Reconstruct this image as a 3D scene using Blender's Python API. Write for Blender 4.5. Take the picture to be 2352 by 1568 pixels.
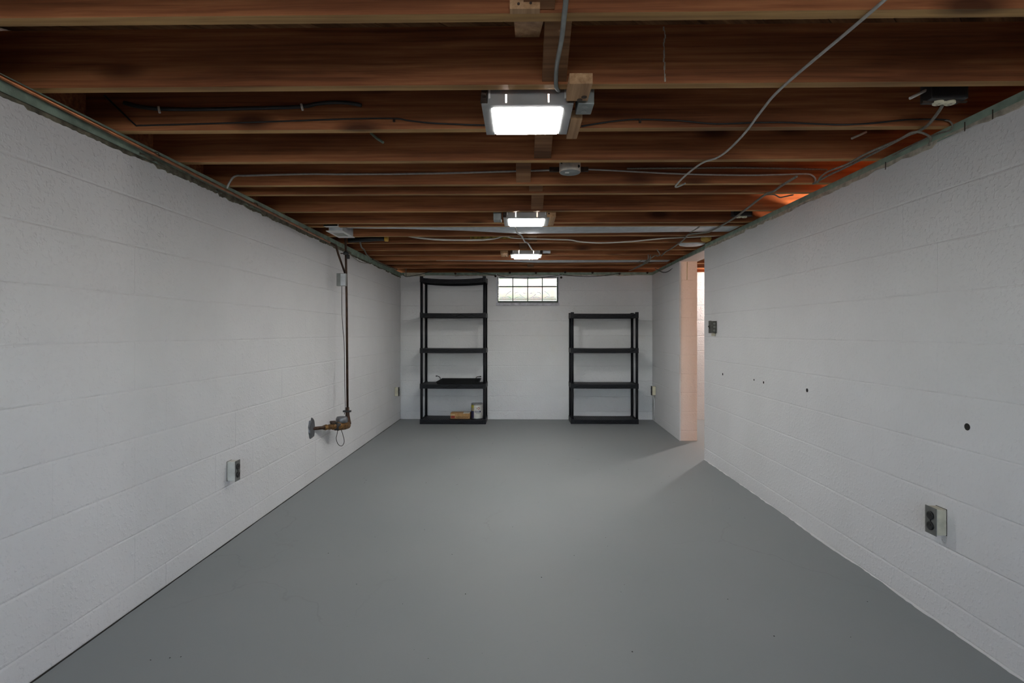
import bpy, bmesh, math, random
from mathutils import Vector, Matrix
R = random.Random(7)
for o in list(bpy.data.objects): bpy.data.objects.remove(o)
SC = bpy.context.scene
COL = SC.collection

# ------------------------------------------------------------------ camera, world, exposure
F = 1265.0; TH = math.atan(21 / F); H = 1.157; HOR = 764.0
cd = bpy.data.cameras.new('camera'); cam = bpy.data.objects.new('camera', cd); COL.objects.link(cam)
cd.sensor_width = 36; cd.lens = 36 * F / 2352; cd.shift_y = -(784 - HOR) / 2352; cd.clip_start = .02
cam.location = (0, 0, H); cam.rotation_euler = (math.pi / 2, 0, TH)
SC.camera = cam
W = bpy.data.worlds.new('world'); SC.world = W; W.use_nodes = True
wn = W.node_tree; bgn = wn.nodes['Background']
sky = wn.nodes.new('ShaderNodeTexSky'); sky.sky_type = 'NISHITA'; sky.sun_disc = False; sky.sun_elevation = math.radians(40); sky.air_density = 1.0; sky.dust_density = 3
wmix = wn.nodes.new('ShaderNodeMix'); wmix.data_type = 'RGBA'; wmix.inputs[0].default_value = .7
wn.links.new(sky.outputs[0], wmix.inputs[6]); wmix.inputs[7].default_value = (1.0, 1.0, 1.0, 1)
wn.links.new(wmix.outputs[2], bgn.inputs['Color']); bgn.inputs['Strength'].default_value = 10.0
vs = SC.view_settings; vs.view_transform = 'Standard'; vs.look = 'None'; vs.gamma = 1; vs.use_curve_mapping = False
vs.exposure = 0.0
SC.cycles.max_bounces = 6; SC.cycles.diffuse_bounces = 4; SC.cycles.glossy_bounces = 2; SC.cycles.transmission_bounces = 5
LAMP = 75.0          # radiance of the ceiling light lenses

# sampling portal (no light of its own) in the added opening that lets fill daylight in
def portal(name, loc, rot, sx, sy):
    ld = bpy.data.lights.new(name, 'AREA'); ld.shape = 'RECTANGLE'; ld.size = sx; ld.size_y = sy; ld.cycles.is_portal = True
    o = bpy.data.objects.new(name, ld); COL.objects.link(o); o.location = loc; o.rotation_euler = rot
portal('fill_daylight_portal', (0, -2.75, 1.54), (math.pi / 2, 0, math.pi), 2.6, .8)

# ------------------------------------------------------------------ pixel -> place
_s, _c = math.sin(TH), math.cos(TH)
def ray(px, py):
    xc = (px - 1176) / F; zc = (HOR - py) / F
    return Vector((-_s + xc * _c, _c + xc * _s, zc))
def PY(px, py, y): d = ray(px, py); t = y / d.y; return Vector((d.x * t, y, H + d.z * t))
def PX(px, py, x): d = ray(px, py); t = x / d.x; return Vector((x, d.y * t, H + d.z * t))
def PZ(px, py, z): d = ray(px, py); t = (z - H) / d.z; return Vector((d.x * t, d.y * t, z))

# ------------------------------------------------------------------ room measures
XL, XR, YB = -1.62, 1.675, 7.36
XR2A, XR2B = 1.695, 1.745          # stub wall at the doorway / at the back corner
YD0, YD1 = 5.065, 5.925            # doorway
ZW, ZJ, ZS = 1.925, 1.963, 2.153   # wall top, joist bottoms, subfloor
ZWL = 1.905                        # top of the left wall
YF = -2.6                          # wall behind the camera
XO = 4.3                           # far wall of the side room
COURSE, BASE = .202, .107
JT = .038
JY = [1019.6 / u for u in (714, 558, 461, 390, 337, 316, 277, 250.5, 243, 221, 205.5, 189, 177.5, 166.4, 157.2, 148)]  # far faces

# ------------------------------------------------------------------ materials
def newmat(name):
    m = bpy.data.materials.new(name); m.use_nodes = True
    return m, m.node_tree.nodes, m.node_tree.links, m.node_tree.nodes['Principled BSDF']
def N(nodes, t, **kw):
    n = nodes.new(t)
    for k, v in kw.items(): setattr(n, k, v)
    return n
def ramp(nodes, stops):
    n = nodes.new('ShaderNodeValToRGB'); e = n.color_ramp.elements
    while len(e) < len(stops): e.new(.5)
    for i, (p, c) in enumerate(stops): e[i].position = p; e[i].color = (*c, 1) if len(c) == 3 else c
    return n
def mat(name, col, rough=.6, metal=0, var=.12, scale=25, bump=0, bscale=80, world=False, spec=None):
    m, n, l, b = newmat(name)
    b.inputs['Roughness'].default_value = rough; b.inputs['Metallic'].default_value = metal
    if spec is not None: b.inputs['Specular IOR Level'].default_value = spec
    if world: src = N(n, 'ShaderNodeNewGeometry').outputs['Position']
    else: src = N(n, 'ShaderNodeTexCoord').outputs['Object']
    t = N(n, 'ShaderNodeTexNoise'); t.inputs['Scale'].default_value = scale; t.inputs['Detail'].default_value = 4
    l.new(src, t.inputs['Vector'])
    lo = tuple(c * (1 - var) for c in col); hi = tuple(min(1, c * (1 + var)) for c in col)
    r = ramp(n, [(.3, lo), (.7, hi)]); l.new(t.outputs['Fac'], r.inputs[0]); l.new(r.outputs[0], b.inputs['Base Color'])
    if bump:
        t2 = N(n, 'ShaderNodeTexNoise'); t2.inputs['Scale'].default_value = bscale; t2.inputs['Detail'].default_value = 3
        l.new(src, t2.inputs['Vector'])
        bp = N(n, 'ShaderNodeBump'); bp.inputs['Strength'].default_value = bump; bp.inputs['Distance'].default_value = .004
        l.new(t2.outputs['Fac'], bp.inputs['Height']); l.new(bp.outputs[0], b.inputs['Normal'])
    return m
def wall_mat(name, col, bump=.5):
    m, n, l, b = newmat(name); b.inputs['Roughness'].default_value = .55; b.inputs['Specular IOR Level'].default_value = .3
    g = N(n, 'ShaderNodeNewGeometry')
    t = N(n, 'ShaderNodeTexNoise'); t.inputs['Scale'].default_value = 2.2; t.inputs['Detail'].default_value = 6; l.new(g.outputs['Position'], t.inputs['Vector'])
    r = ramp(n, [(.3, tuple(c * .96 for c in col)), (.7, tuple(min(1, c * 1.03) for c in col))]); l.new(t.outputs['Fac'], r.inputs[0])
    # rare yellowish stains
    t3 = N(n, 'ShaderNodeTexNoise'); t3.inputs['Scale'].default_value = 1.7; t3.inputs['Detail'].default_value = 8; l.new(g.outputs['Position'], t3.inputs['Vector'])
    r3 = ramp(n, [(.66, (0, 0, 0)), (.8, (.5, .5, .5))]); l.new(t3.outputs['Fac'], r3.inputs[0])
    mx = N(n, 'ShaderNodeMix', data_type='RGBA'); l.new(r3.outputs[0], mx.inputs[0]); l.new(r.outputs[0], mx.inputs[6]); mx.inputs[7].default_value = (col[0] * .93, col[1] * .88, col[2] * .78, 1)
    l.new(mx.outputs[2], b.inputs['Base Color'])
    # paint skin: fine orange peel + sparse lumps
    a = N(n, 'ShaderNodeTexNoise'); a.inputs['Scale'].default_value = 95; a.inputs['Detail'].default_value = 3; l.new(g.outputs['Position'], a.inputs['Vector'])
    v = N(n, 'ShaderNodeTexNoise'); v.inputs['Scale'].default_value = 62; v.inputs['Detail'].default_value = 2.5; l.new(g.outputs['Position'], v.inputs['Vector'])
    rv = ramp(n, [(.52, (0, 0, 0)), (.76, (1, 1, 1))]); l.new(v.outputs['Fac'], rv.inputs[0])
    q = N(n, 'ShaderNodeTexNoise'); q.inputs['Scale'].default_value = 5; q.inputs['Detail'].default_value = 2; l.new(g.outputs['Position'], q.inputs['Vector'])
    ml = N(n, 'ShaderNodeMath', operation='MULTIPLY'); ml.inputs[1].default_value = .35; l.new(a.outputs['Fac'], ml.inputs[0])
    ad = N(n, 'ShaderNodeMath', operation='ADD'); l.new(ml.outputs[0], ad.inputs[0]); l.new(rv.outputs[0], ad.inputs[1])
    ml2 = N(n, 'ShaderNodeMath', operation='MULTIPLY_ADD'); ml2.inputs[1].default_value = 1.6; l.new(q.outputs['Fac'], ml2.inputs[0]); l.new(ad.outputs[0], ml2.inputs[2])
    bp = N(n, 'ShaderNodeBump'); bp.inputs['Strength'].default_value = bump; bp.inputs['Distance'].default_value = .0035
    l.new(ml2.outputs[0], bp.inputs['Height']); l.new(bp.outputs[0], b.inputs['Normal'])
    return m
def wood_mat(name, dark, mid, light, rough=.7, knots=True, axis=0):
    m, n, l, b = newmat(name); b.inputs['Roughness'].default_value = rough; b.inputs['Specular IOR Level'].default_value = .25
    tc = N(n, 'ShaderNodeTexCoord'); oi = N(n, 'ShaderNodeObjectInfo')
    ofs = N(n, 'ShaderNodeVectorMath', operation='SCALE'); ofs.inputs[0].default_value = (37, 11, 5); l.new(oi.outputs['Random'], ofs.inputs['Scale'])
    ad = N(n, 'ShaderNodeVectorMath', operation='ADD'); l.new(tc.outputs['Object'], ad.inputs[0]); l.new(ofs.outputs[0], ad.inputs[1])
    def mp(s):
        q = N(n, 'ShaderNodeMapping'); v = [s[1], s[1], s[1]]; v[axis] = s[0]; q.inputs['Scale'].default_value = v; l.new(ad.outputs[0], q.inputs['Vector']); return q.outputs[0]
    # slow waviness bends the grain
    w0 = N(n, 'ShaderNodeTexNoise'); w0.inputs['Scale'].default_value = 1; w0.inputs['Detail'].default_value = 2; l.new(mp((1.5, 5)), w0.inputs['Vector'])
    wv = N(n, 'ShaderNodeVectorMath', operation='SCALE'); wv.inputs['Scale'].default_value = .9; l.new(w0.outputs['Color'], wv.inputs[0])
    gb = N(n, 'ShaderNodeVectorMath', operation='ADD'); l.new(mp((1.2, 55)), gb.inputs[0]); l.new(wv.outputs[0], gb.inputs[1])
    g = N(n, 'ShaderNodeTexNoise'); g.inputs['Scale'].default_value = 1; g.inputs['Detail'].default_value = 5; g.inputs['Roughness'].default_value = .65; l.new(gb.outputs[0], g.inputs['Vector'])
    r = ramp(n, [(.28, dark), (.5, mid), (.72, light)]); l.new(g.outputs['Fac'], r.inputs[0])
    big = N(n, 'ShaderNodeTexNoise'); big.inputs['Scale'].default_value = 1; big.inputs['Detail'].default_value = 4; l.new(mp((1.1, 7)), big.inputs['Vector'])
    rb = ramp(n, [(.32, (.5, .42, .4)), (.62, (1.15, 1.12, 1.08))]); l.new(big.outputs['Fac'], rb.inputs[0])
    mu = N(n, 'ShaderNodeMix', data_type='RGBA', blend_type='MULTIPLY'); mu.inputs[0].default_value = 1; l.new(r.outputs[0], mu.inputs[6]); l.new(rb.outputs[0], mu.inputs[7])
    out = mu.outputs[2]
    if knots:
        vo = N(n, 'ShaderNodeTexVoronoi'); vo.inputs['Scale'].default_value = 1; vo.inputs['Randomness'].default_value = 1
        l.new(mp((2.3, 6.5)), vo.inputs['Vector'])
        rk = ramp(n, [(.1, (1, 1, 1)), (.17, (.6, .6, .6)), (.27, (0, 0, 0))]); l.new(vo.outputs['Distance'], rk.inputs[0])
        sel = N(n, 'ShaderNodeSeparateColor'); l.new(vo.outputs['Color'], sel.inputs[0])
        gt = N(n, 'ShaderNodeMath', operation='GREATER_THAN'); gt.inputs[1].default_value = .6; l.new(sel.outputs[0], gt.inputs[0])
        mk = N(n, 'ShaderNodeMath', operation='MULTIPLY'); l.new(rk.outputs[0], mk.inputs[0]); l.new(gt.outputs[0], mk.inputs[1])
        mk2 = N(n, 'ShaderNodeMath', operation='MULTIPLY'); l.new(mk.outputs[0], mk2.inputs[0]); mk2.inputs[1].default_value = .85
        mx = N(n, 'ShaderNodeMix', data_type='RGBA'); l.new(mk2.outputs[0], mx.inputs[0]); l.new(out, mx.inputs[6]); mx.inputs[7].default_value = (dark[0] * .3, dark[1] * .25, dark[2] * .25, 1)
        out = mx.outputs[2]
    l.new(out, b.inputs['Base Color'])
    bp = N(n, 'ShaderNodeBump'); bp.inputs['Strength'].default_value = .25; bp.inputs['Distance'].default_value = .002
    l.new(g.outputs['Fac'], bp.inputs['Height']); l.new(bp.outputs[0], b.inputs['Normal'])
    return m
def emit_mat(name, col, s):
    m, n, l, b = newmat(name); b.inputs['Base Color'].default_value = (.9, .9, .9, 1)
    t = N(n, 'ShaderNodeTexNoise'); t.inputs['Scale'].default_value = 3
    r = ramp(n, [(0, tuple(c * .97 for c in col)), (1, col)]); l.new(t.outputs['Fac'], r.inputs[0])
    l.new(r.outputs[0], b.inputs['Emission Color']); b.inputs['Emission Strength'].default_value = s
    return m

M = {}
M['wall'] = wall_mat('white_paint_block', (.7, .7, .705))
M['pinkwall'] = wall_mat('lamp_tinted_pink_paint', (.74, .62, .56))  # on the jamb, the pink is the warm bulb's tint put into colour
def floor_mat():
    m, n, l, b = newmat('grey_floor_paint'); b.inputs['Specular IOR Level'].default_value = .3
    g = N(n, 'ShaderNodeNewGeometry')
    t = N(n, 'ShaderNodeTexNoise'); t.inputs['Scale'].default_value = 1.4; t.inputs['Detail'].default_value = 8; l.new(g.outputs['Position'], t.inputs['Vector'])
    r = ramp(n, [(.3, (.236, .254, .258)), (.7, (.264, .278, .28))]); l.new(t.outputs['Fac'], r.inputs[0])
    # hair cracks: thin lines at voronoi borders, only here and there
    wob = N(n, 'ShaderNodeTexNoise'); wob.inputs['Scale'].default_value = 4; wob.inputs['Detail'].default_value = 5; l.new(g.outputs['Position'], wob.inputs['Vector'])
    sc = N(n, 'ShaderNodeVectorMath', operation='SCALE'); sc.inputs['Scale'].default_value = .35; l.new(wob.outputs['Color'], sc.inputs[0])
    ad = N(n, 'ShaderNodeVectorMath', operation='ADD'); l.new(g.outputs['Position'], ad.inputs[0]); l.new(sc.outputs[0], ad.inputs[1])
    vo = N(n, 'ShaderNodeTexVoronoi', feature='DISTANCE_TO_EDGE'); vo.inputs['Scale'].default_value = .55; l.new(ad.outputs[0], vo.inputs['Vector'])
    rc = ramp(n, [(0, (1, 1, 1)), (.0022, (0, 0, 0))]); l.new(vo.outputs['Distance'], rc.inputs[0])
    t2 = N(n, 'ShaderNodeTexNoise'); t2.inputs['Scale'].default_value = 1.1; l.new(g.outputs['Position'], t2.inputs['Vector'])
    r2 = ramp(n, [(.5, (0, 0, 0)), (.62, (.2, .2, .2))]); l.new(t2.outputs['Fac'], r2.inputs[0])
    mm = N(n, 'ShaderNodeMath', operation='MULTIPLY'); l.new(rc.outputs[0], mm.inputs[0]); l.new(r2.outputs[0], mm.inputs[1])
    mx = N(n, 'ShaderNodeMix', data_type='RGBA'); l.new(mm.outputs[0], mx.inputs[0]); l.new(r.outputs[0], mx.inputs[6]); mx.inputs[7].default_value = (.1, .1, .1, 1)
    l.new(mx.outputs[2], b.inputs['Base Color'])
    rr = ramp(n, [(.3, (.55, .55, .55)), (.7, (.65, .65, .65))]); l.new(t.outputs['Fac'], rr.inputs[0]); l.new(rr.outputs[0], b.inputs['Roughness'])
    nb = N(n, 'ShaderNodeTexNoise'); nb.inputs['Scale'].default_value = 60; nb.inputs['Detail'].default_value = 4; l.new(g.outputs['Position'], nb.inputs['Vector'])
    bp = N(n, 'ShaderNodeBump'); bp.inputs['Strength'].default_value = .12; bp.inputs['Distance'].default_value = .002; l.new(nb.outputs['Fac'], bp.inputs['Height']); l.new(bp.outputs[0], b.inputs['Normal'])
    return m
M['floor'] = floor_mat()
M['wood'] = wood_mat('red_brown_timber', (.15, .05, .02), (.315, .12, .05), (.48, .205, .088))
M['edge'] = wood_mat('weathered_bounce_lit_edge', (.28, .155, .06), (.45, .27, .105), (.57, .36, .155))  # joist undersides: yellower weathering plus floor bounce light put into the colour
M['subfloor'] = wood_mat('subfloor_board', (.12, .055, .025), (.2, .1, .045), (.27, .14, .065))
M['bridge'] = wood_mat('bridging_timber', (.13, .06, .028), (.23, .115, .055), (.33, .18, .09))
M['pale'] = wood_mat('pale_sawn_timber', (.3, .17, .085), (.45, .28, .15), (.58, .39, .23), axis=1, knots=False)
M['green'] = mat('green_paint', (.23, .31, .245), .7, var=.3, scale=14, bump=.4, world=True)
M['mortar'] = mat('old_mortar', (.42, .38, .31), .9, var=.3, scale=30, bump=.8, world=True)
M['grime'] = mat('grimy_mortar', (.13, .12, .085), .95, var=.6, scale=22, bump=1, world=True)
M['dark'] = mat('dark_gap', (.015, .014, .012), .9)
M['hous'] = mat('grey_painted_steel', (.3, .3, .295), .45, .25, var=.12, scale=9)
M['galv'] = mat('galvanized_steel', (.56, .6, .63), .4, .45, var=.15, scale=18)
M['galvdark'] = mat('dull_zinc', (.26, .28, .27), .5, .6, var=.2, scale=14)
M['rust'] = mat('rusty_steel', (.06, .04, .03), .8, .4, var=.5, scale=40)
M['black'] = mat('black_rubber', (.017, .017, .018), .5, var=.3)
M['plastic'] = mat('charcoal_plastic', (.0095, .01, .0125), .5, var=.15, scale=40, bump=.1, spec=.2)
M['cable'] = mat('grey_cable_sheath', (.42, .41, .38), .6, var=.15, scale=60)
M['cableold'] = mat('aged_cloth_cable', (.2, .185, .155), .85, var=.3, scale=120, bump=.3)
M['cablewhite'] = mat('white_cable_sheath', (.72, .69, .62), .5, var=.06)
M['copper'] = mat('aged_copper', (.42, .17, .075), .38, .85, var=.35, scale=20)
M['brownpipe'] = mat('dark_brown_pipe', (.055, .028, .016), .5, .5, var=.5, scale=30)
M['brass'] = mat('tarnished_brass', (.19, .1, .035), .5, .6, var=.6, scale=45)
M['ivory'] = mat('ivory_plastic', (.68, .64, .47), .45, var=.08)
M['boxpaint'] = mat('white_painted_steel_box', (.56, .555, .5), .55, var=.12, scale=30, bump=.2)
M['cream'] = mat('yellowed_paint', (.5, .47, .36), .55, var=.2, scale=25, bump=.3)
M['plate'] = mat('grey_cover_plate', (.17, .175, .165), .4, .4, var=.2, scale=30)
M['bronze'] = mat('dark_bronze_box', (.075, .073, .062), .5, .3, var=.35, scale=40)
M['socket'] = mat('black_bakelite', (.012, .012, .012), .3, var=.2)
M['white'] = mat('white_enamel', (.75, .75, .72), .45, var=.05)
M['porcelain'] = mat('stained_porcelain', (.55, .5, .42), .5, var=.25, scale=25)
M['yellow'] = mat('ochre_plastic', (.55, .32, .04), .5, var=.15)
M['card'] = mat('brown_cardboard', (.42, .24, .1), .85, var=.18, scale=30)
M['cardpale'] = mat('pale_tape', (.55, .45, .25), .6, var=.15)
M['ink'] = mat('dark_print', (.045, .03, .018), .8)
M['redink'] = mat('red_print', (.3, .045, .025), .8)
M['canwhite'] = mat('label_white', (.62, .61, .56), .5, var=.05)
M['canblue'] = mat('label_navy', (.022, .022, .075), .45, var=.1)
M['canyellow'] = mat('label_yellow', (.5, .46, .06), .5, var=.25, scale=40)
M['cantan'] = mat('label_tan', (.42, .36, .2), .5, var=.1)
M['tin'] = mat('bright_tin', (.55, .55, .55), .3, .9)
M['iron'] = mat('black_iron_pan', (.004, .004, .004), .55, var=.3, spec=.15)
M['steel'] = mat('grey_meter_casting', (.16, .165, .175), .45, .6, var=.25)
M['frame'] = mat('dark_mortar_joint', (.09, .11, .10), .8, var=.2)
M['sillp'] = mat('weathered_white_sill', (.62, .62, .68), .6, var=.25, scale=20)
M['clod'] = mat('foam_insulation', (.55, .36, .08), .8, var=.4)
M['print'] = mat('yellow_black_print', (.3, .22, .03), .7, var=.9, scale=34)
for i_, k_ in enumerate((.62, 1.28, 1.0)): M['lens%d' % i_] = emit_mat('lit_lens', (1.0, .985, .955), LAMP * k_)
M['bulbwarm'] = emit_mat('warm_bulb', (1.0, .6, .36), 1150)
M['bulbcool'] = emit_mat('neutral_bulb', (1.0, .93, .9), 2100)
def glass_mat():
    m, n, l, b = newmat('frosted_glass_block')
    g = N(n, 'ShaderNodeNewGeometry'); t = N(n, 'ShaderNodeTexNoise'); t.inputs['Scale'].default_value = 11; t.inputs['Detail'].default_value = 2; l.new(g.outputs['Position'], t.inputs['Vector'])
    r = ramp(n, [(.35, (.023, .031, .028)), (.5, (.027, .0295, .034)), (.65, (.031, .0265, .031))]); l.new(t.outputs['Fac'], r.inputs[0]); l.new(r.outputs[0], b.inputs['Base Color'])
    b.inputs['Transmission Weight'].default_value = 1; b.inputs['Roughness'].default_value = .35; b.inputs['IOR'].default_value = 1.12
    return m
M['glass'] = glass_mat()
M['rim_swirl'] = mat('blue_grey_rim_swirl_glass', (.74, .8, .9), .3, var=.05)
_rb = M['rim_swirl'].node_tree.nodes['Principled BSDF']; _rb.inputs['Transmission Weight'].default_value = 1; _rb.inputs['IOR'].default_value = 1.05
M['turf'] = mat('lawn_outside', (.2, .32, .12), .9, var=.4, scale=12, world=True)

# ------------------------------------------------------------------ mesh helpers
class MB:
    def __init__(s): s.bm = bmesh.new()
    def faces(s, vs, fs, mi=0):
        v = [s.bm.verts.new(p) for p in vs]
        out = []
        for f in fs:
            try: q = s.bm.faces.new([v[i] for i in f]); q.material_index = mi; out.append(q)
            except ValueError: pass
        return out
    def box(s, x0, x1, y0, y1, z0, z1, mi=0, bevel=0):
        vs = [(x, y, z) for z in (z0, z1) for y in (y0, y1) for x in (x0, x1)]
        fs = [(0, 2, 3, 1), (4, 5, 7, 6), (0, 1, 5, 4), (2, 6, 7, 3), (0, 4, 6, 2), (1, 3, 7, 5)]
        q = s.faces(vs, fs, mi)
        if bevel:
            es = list({e for f in q for e in f.edges})
            bmesh.ops.bevel(s.bm, geom=es, offset=bevel, segments=2, affect='EDGES', profile=.6)
        return s
    def tube(s, pts, r, seg=8, mi=0, cap=True, sub=0):
        pts = [Vector(p) for p in pts]
        rs = list(r) if isinstance(r, (list, tuple)) else [r] * len(pts)
        if sub and len(pts) > 2:
            q, qr = [], []
            for i in range(len(pts) - 1):
                p0 = pts[max(i - 1, 0)]; p1 = pts[i]; p2 = pts[i + 1]; p3 = pts[min(i + 2, len(pts) - 1)]
                for k in range(sub):
                    t = k / sub
                    q.append(.5 * ((2 * p1) + (p2 - p0) * t + (2 * p0 - 5 * p1 + 4 * p2 - p3) * t * t + (3 * p1 - p0 - 3 * p2 + p3) * t ** 3)); qr.append(rs[i] * (1 - t) + rs[i + 1] * t)
            q.append(pts[-1]); qr.append(rs[-1]); pts, rs = q, qr
        rings = []; up = None
        for i, p in enumerate(pts):
            d = (pts[min(i + 1, len(pts) - 1)] - pts[max(i - 1, 0)])
            if d.length < 1e-9: d = Vector((0, 0, 1))
            d.normalize()
            if up is None: up = Vector((0, 0, 1)) if abs(d.z) < .9 else Vector((1, 0, 0))
            a = d.cross(up)
            if a.length < 1e-4: a = d.orthogonal()
            a.normalize(); b = a.cross(d); b.normalize(); up = b
            rings.append([s.bm.verts.new(p + (a * math.cos(2 * math.pi * k / seg) + b * math.sin(2 * math.pi * k / seg)) * rs[i]) for k in range(seg)])
        for i in range(len(rings) - 1):
            for k in range(seg):
                f = s.bm.faces.new([rings[i][k], rings[i][(k + 1) % seg], rings[i + 1][(k + 1) % seg], rings[i + 1][k]]); f.smooth = True; f.material_index = mi
        if cap:
            f = s.bm.faces.new(list(reversed(rings[0]))); f.material_index = mi
            f = s.bm.faces.new(rings[-1]); f.material_index = mi
        return s
    def loft(s, rings, mi=0, cap=True, smooth=True):
        rr = [[s.bm.verts.new(p) for p in r] for r in rings]; n = len(rr[0])
        for i in range(len(rr) - 1):
            for k in range(n):
                f = s.bm.faces.new([rr[i][k], rr[i][(k + 1) % n], rr[i + 1][(k + 1) % n], rr[i + 1][k]]); f.smooth = smooth; f.material_index = mi
        if cap: s.bm.faces.new(list(reversed(rr[0]))).material_index = mi; s.bm.faces.new(rr[-1]).material_index = mi
        return s
    def lathe(s, prof, c, seg=20, axis='z', mi=0, smooth=True):
        c = Vector(c); rings = []
        for r, h in prof:
            ring = []
            for k in range(seg):
                a = 2 * math.pi * k / seg; u, v = r * math.cos(a), r * math.sin(a)
                ring.append(c + (Vector((u, v, h)) if axis == 'z' else Vector((h, u, v)) if axis == 'x' else Vector((v, h, u))))
            rings.append(ring)
        return s.loft(rings, mi, True, smooth)
    def prism(s, poly, y0, y1, plane='xz', mi=0):
        n = len(poly)
        def P(a, b, y): return (a, y, b) if plane == 'xz' else (y, a, b) if plane == 'yz' else (a, b, y)
        vs = [P(a, b, y0) for a, b in poly] + [P(a, b, y1) for a, b in poly]
        fs = [tuple(range(n)), tuple(range(2 * n - 1, n - 1, -1))] + [(i, i + n, (i + 1) % n + n, (i + 1) % n) for i in range(n)]
        s.faces(vs, fs, mi); return s
    def mesh(s, name, mats):
        bmesh.ops.recalc_face_normals(s.bm, faces=s.bm.faces[:])
        me = bpy.data.meshes.new(name); s.bm.to_mesh(me); s.bm.free()
        for m in (mats if isinstance(mats, (list, tuple)) else [mats]): me.materials.append(M[m] if isinstance(m, str) else m)
        return me
    def build(s, name, mats, parent=None, loc=None):
        o = bpy.data.objects.new(name, s.mesh(name, mats)); COL.objects.link(o)
        if parent is not None: o.parent = parent
        if loc is not None: o.location = loc
        return o
def tag(o, label, cat, group=None):
    o['label'] = label; o['category'] = cat
    if group: o['group'] = group
    return o
def struct(o, label=None, cat=None):
    o['kind'] = 'structure'
    if label: o['label'] = label
    if cat: o['category'] = cat
    return o
def thing(name, label, cat, loc=(0, 0, 0), group=None):
    o = bpy.data.objects.new(name, None); o.empty_display_size = .05; COL.objects.link(o); o.location = loc
    return tag(o, label, cat, group)
def dup(root, loc, label=None):
    r = root.copy(); COL.objects.link(r); r.location = loc
    if label: r['label'] = label
    for ch in [c for c in bpy.data.objects if c.parent == root]:
        c = ch.copy(); COL.objects.link(c); c.parent = r
        for g in [k for k in bpy.data.objects if k.parent == ch]:
            d = g.copy(); COL.objects.link(d); d.parent = c
    return r
def textmesh(name, body, size, m, parent, mtx, extrude=.0002):
    cu = bpy.data.curves.new(name, 'FONT'); cu.body = body; cu.size = size; cu.extrude = extrude; cu.align_x = 'CENTER'; cu.align_y = 'CENTER'
    t = bpy.data.objects.new(name, cu); COL.objects.link(t)
    dg = bpy.context.evaluated_depsgraph_get(); me = bpy.data.meshes.new_from_object(t.evaluated_get(dg))
    bpy.data.objects.remove(t); bpy.data.curves.remove(cu)
    me.materials.clear(); me.materials.append(M[m]); me.transform(mtx)
    o = bpy.data.objects.new(name, me); COL.objects.link(o); o.parent = parent
    return o

# ------------------------------------------------------------------ structure: floor, walls of block
fl = MB().box(XL - .3, XO + .2, YF - .2, YB + .3, -.12, 0).build('floor', 'floor')
struct(fl, 'smooth grey painted concrete floor with fine hair cracks', 'floor')

_bc = {}
def block_mesh(L, hgt, var):
    key = (round(L, 3), round(hgt, 3), var)
    if key in _bc: return _bc[key]
    b = MB(); rr = random.Random(hash(key) & 0xffff)
    nx = max(4, int(round(L / .07))); g = .0002
    us = [g, .005] + [.005 + (L - .01) * i / (nx - 2) for i in range(1, nx - 2)] + [L - .005, L - g]
    def row(z, d, jit=0, inset=0):
        out = []
        for i, u in enumerate(us):
            out.append((u, max(d, .00035) if i in (0, nx) else d, z + rr.uniform(-jit, jit)))
        return out
    rows = [row(g, .012), row(g, .0022), row(.007, 0, .0025, .0025), row(hgt - .007, 0, .0025, .0025), row(hgt - g, .0022), row(hgt - g, .012)]
    vs = [p for r_ in rows for p in r_]; n = nx + 1
    fs = [(j * n + i, j * n + i + 1, (j + 1) * n + i + 1, (j + 1) * n + i) for j in range(5) for i in range(nx)]
    fs += [tuple(j * n for j in range(6)), tuple(j * n + nx for j in range(5, -1, -1))]
    b.faces(vs, fs)
    me = b.mesh('block', 'wall'); me.materials.clear(); _bc[key] = me
    return me
def lay_blocks(parent, origin, ang, length, ztop, phase, m, skip=None, u0=0):
    """running-bond blocks standing proud of a wall face; local +x runs along the wall, local -y is the room"""
    ca, sa = math.cos(ang), math.sin(ang); k = -1; cache = {}
    while True:
        z0 = 0 if k < 0 else BASE + COURSE * k; z1 = min(BASE + COURSE * (k + 1), ztop)
        if z0 >= ztop - .02: break
        a = (phase + (0 if k % 2 == 0 else .203)) % .406 - .406
        while a < length:
            s0, s1 = max(a, u0), min(a + .406, length); a += .406
            if s1 - s0 < .03: continue
            pieces = [(s0, s1, z0, z1)]
            if skip:
                pieces = []
                ax0, ax1, az0, az1 = skip
                if s1 <= ax0 or s0 >= ax1 or z1 <= az0 or z0 >= az1: pieces = [(s0, s1, z0, z1)]
                else:
                    if s0 < ax0: pieces.append((s0, ax0, z0, z1))
                    if s1 > ax1: pieces.append((ax1, s1, z0, z1))
                    if z0 < az0: pieces.append((max(s0, ax0), min(s1, ax1), z0, az0))
            for p0, p1, q0, q1 in pieces:
                if p1 - p0 < .02 or q1 - q0 < .02: continue
                me = block_mesh(p1 - p0, q1 - q0, R.randrange(5))
                kk = (me.name, m)
                if kk not in cache:
                    c = me.copy(); c.name = 'block'; c.materials.append(M[m]); cache[kk] = c
                o = bpy.data.objects.new('block', cache[kk]); COL.objects.link(o); o.parent = parent
                d = R.uniform(-.0003, .0003)
                o.location = (origin[0] + ca * p0 - sa * d, origin[1] + sa * p0 + ca * d, q0); o.rotation_euler = (0, 0, ang)
        k += 1
BT = .006   # block face stands this far in front of the wall core
# left wall: face x=XL, looking +x
wl = struct(MB().box(XL - .2, XL - BT, YF, YB + .2, 0, ZWL).build('wall_left', 'wall'), 'long white painted block wall carrying the copper pipe', 'wall')
# local -y must be +x: ang=pi/2 gives local x=+y, local -y=+x
lay_blocks(wl, (XL, 0, 0), math.pi / 2, YB, ZWL, 1.877, 'wall', u0=.6)
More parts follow.
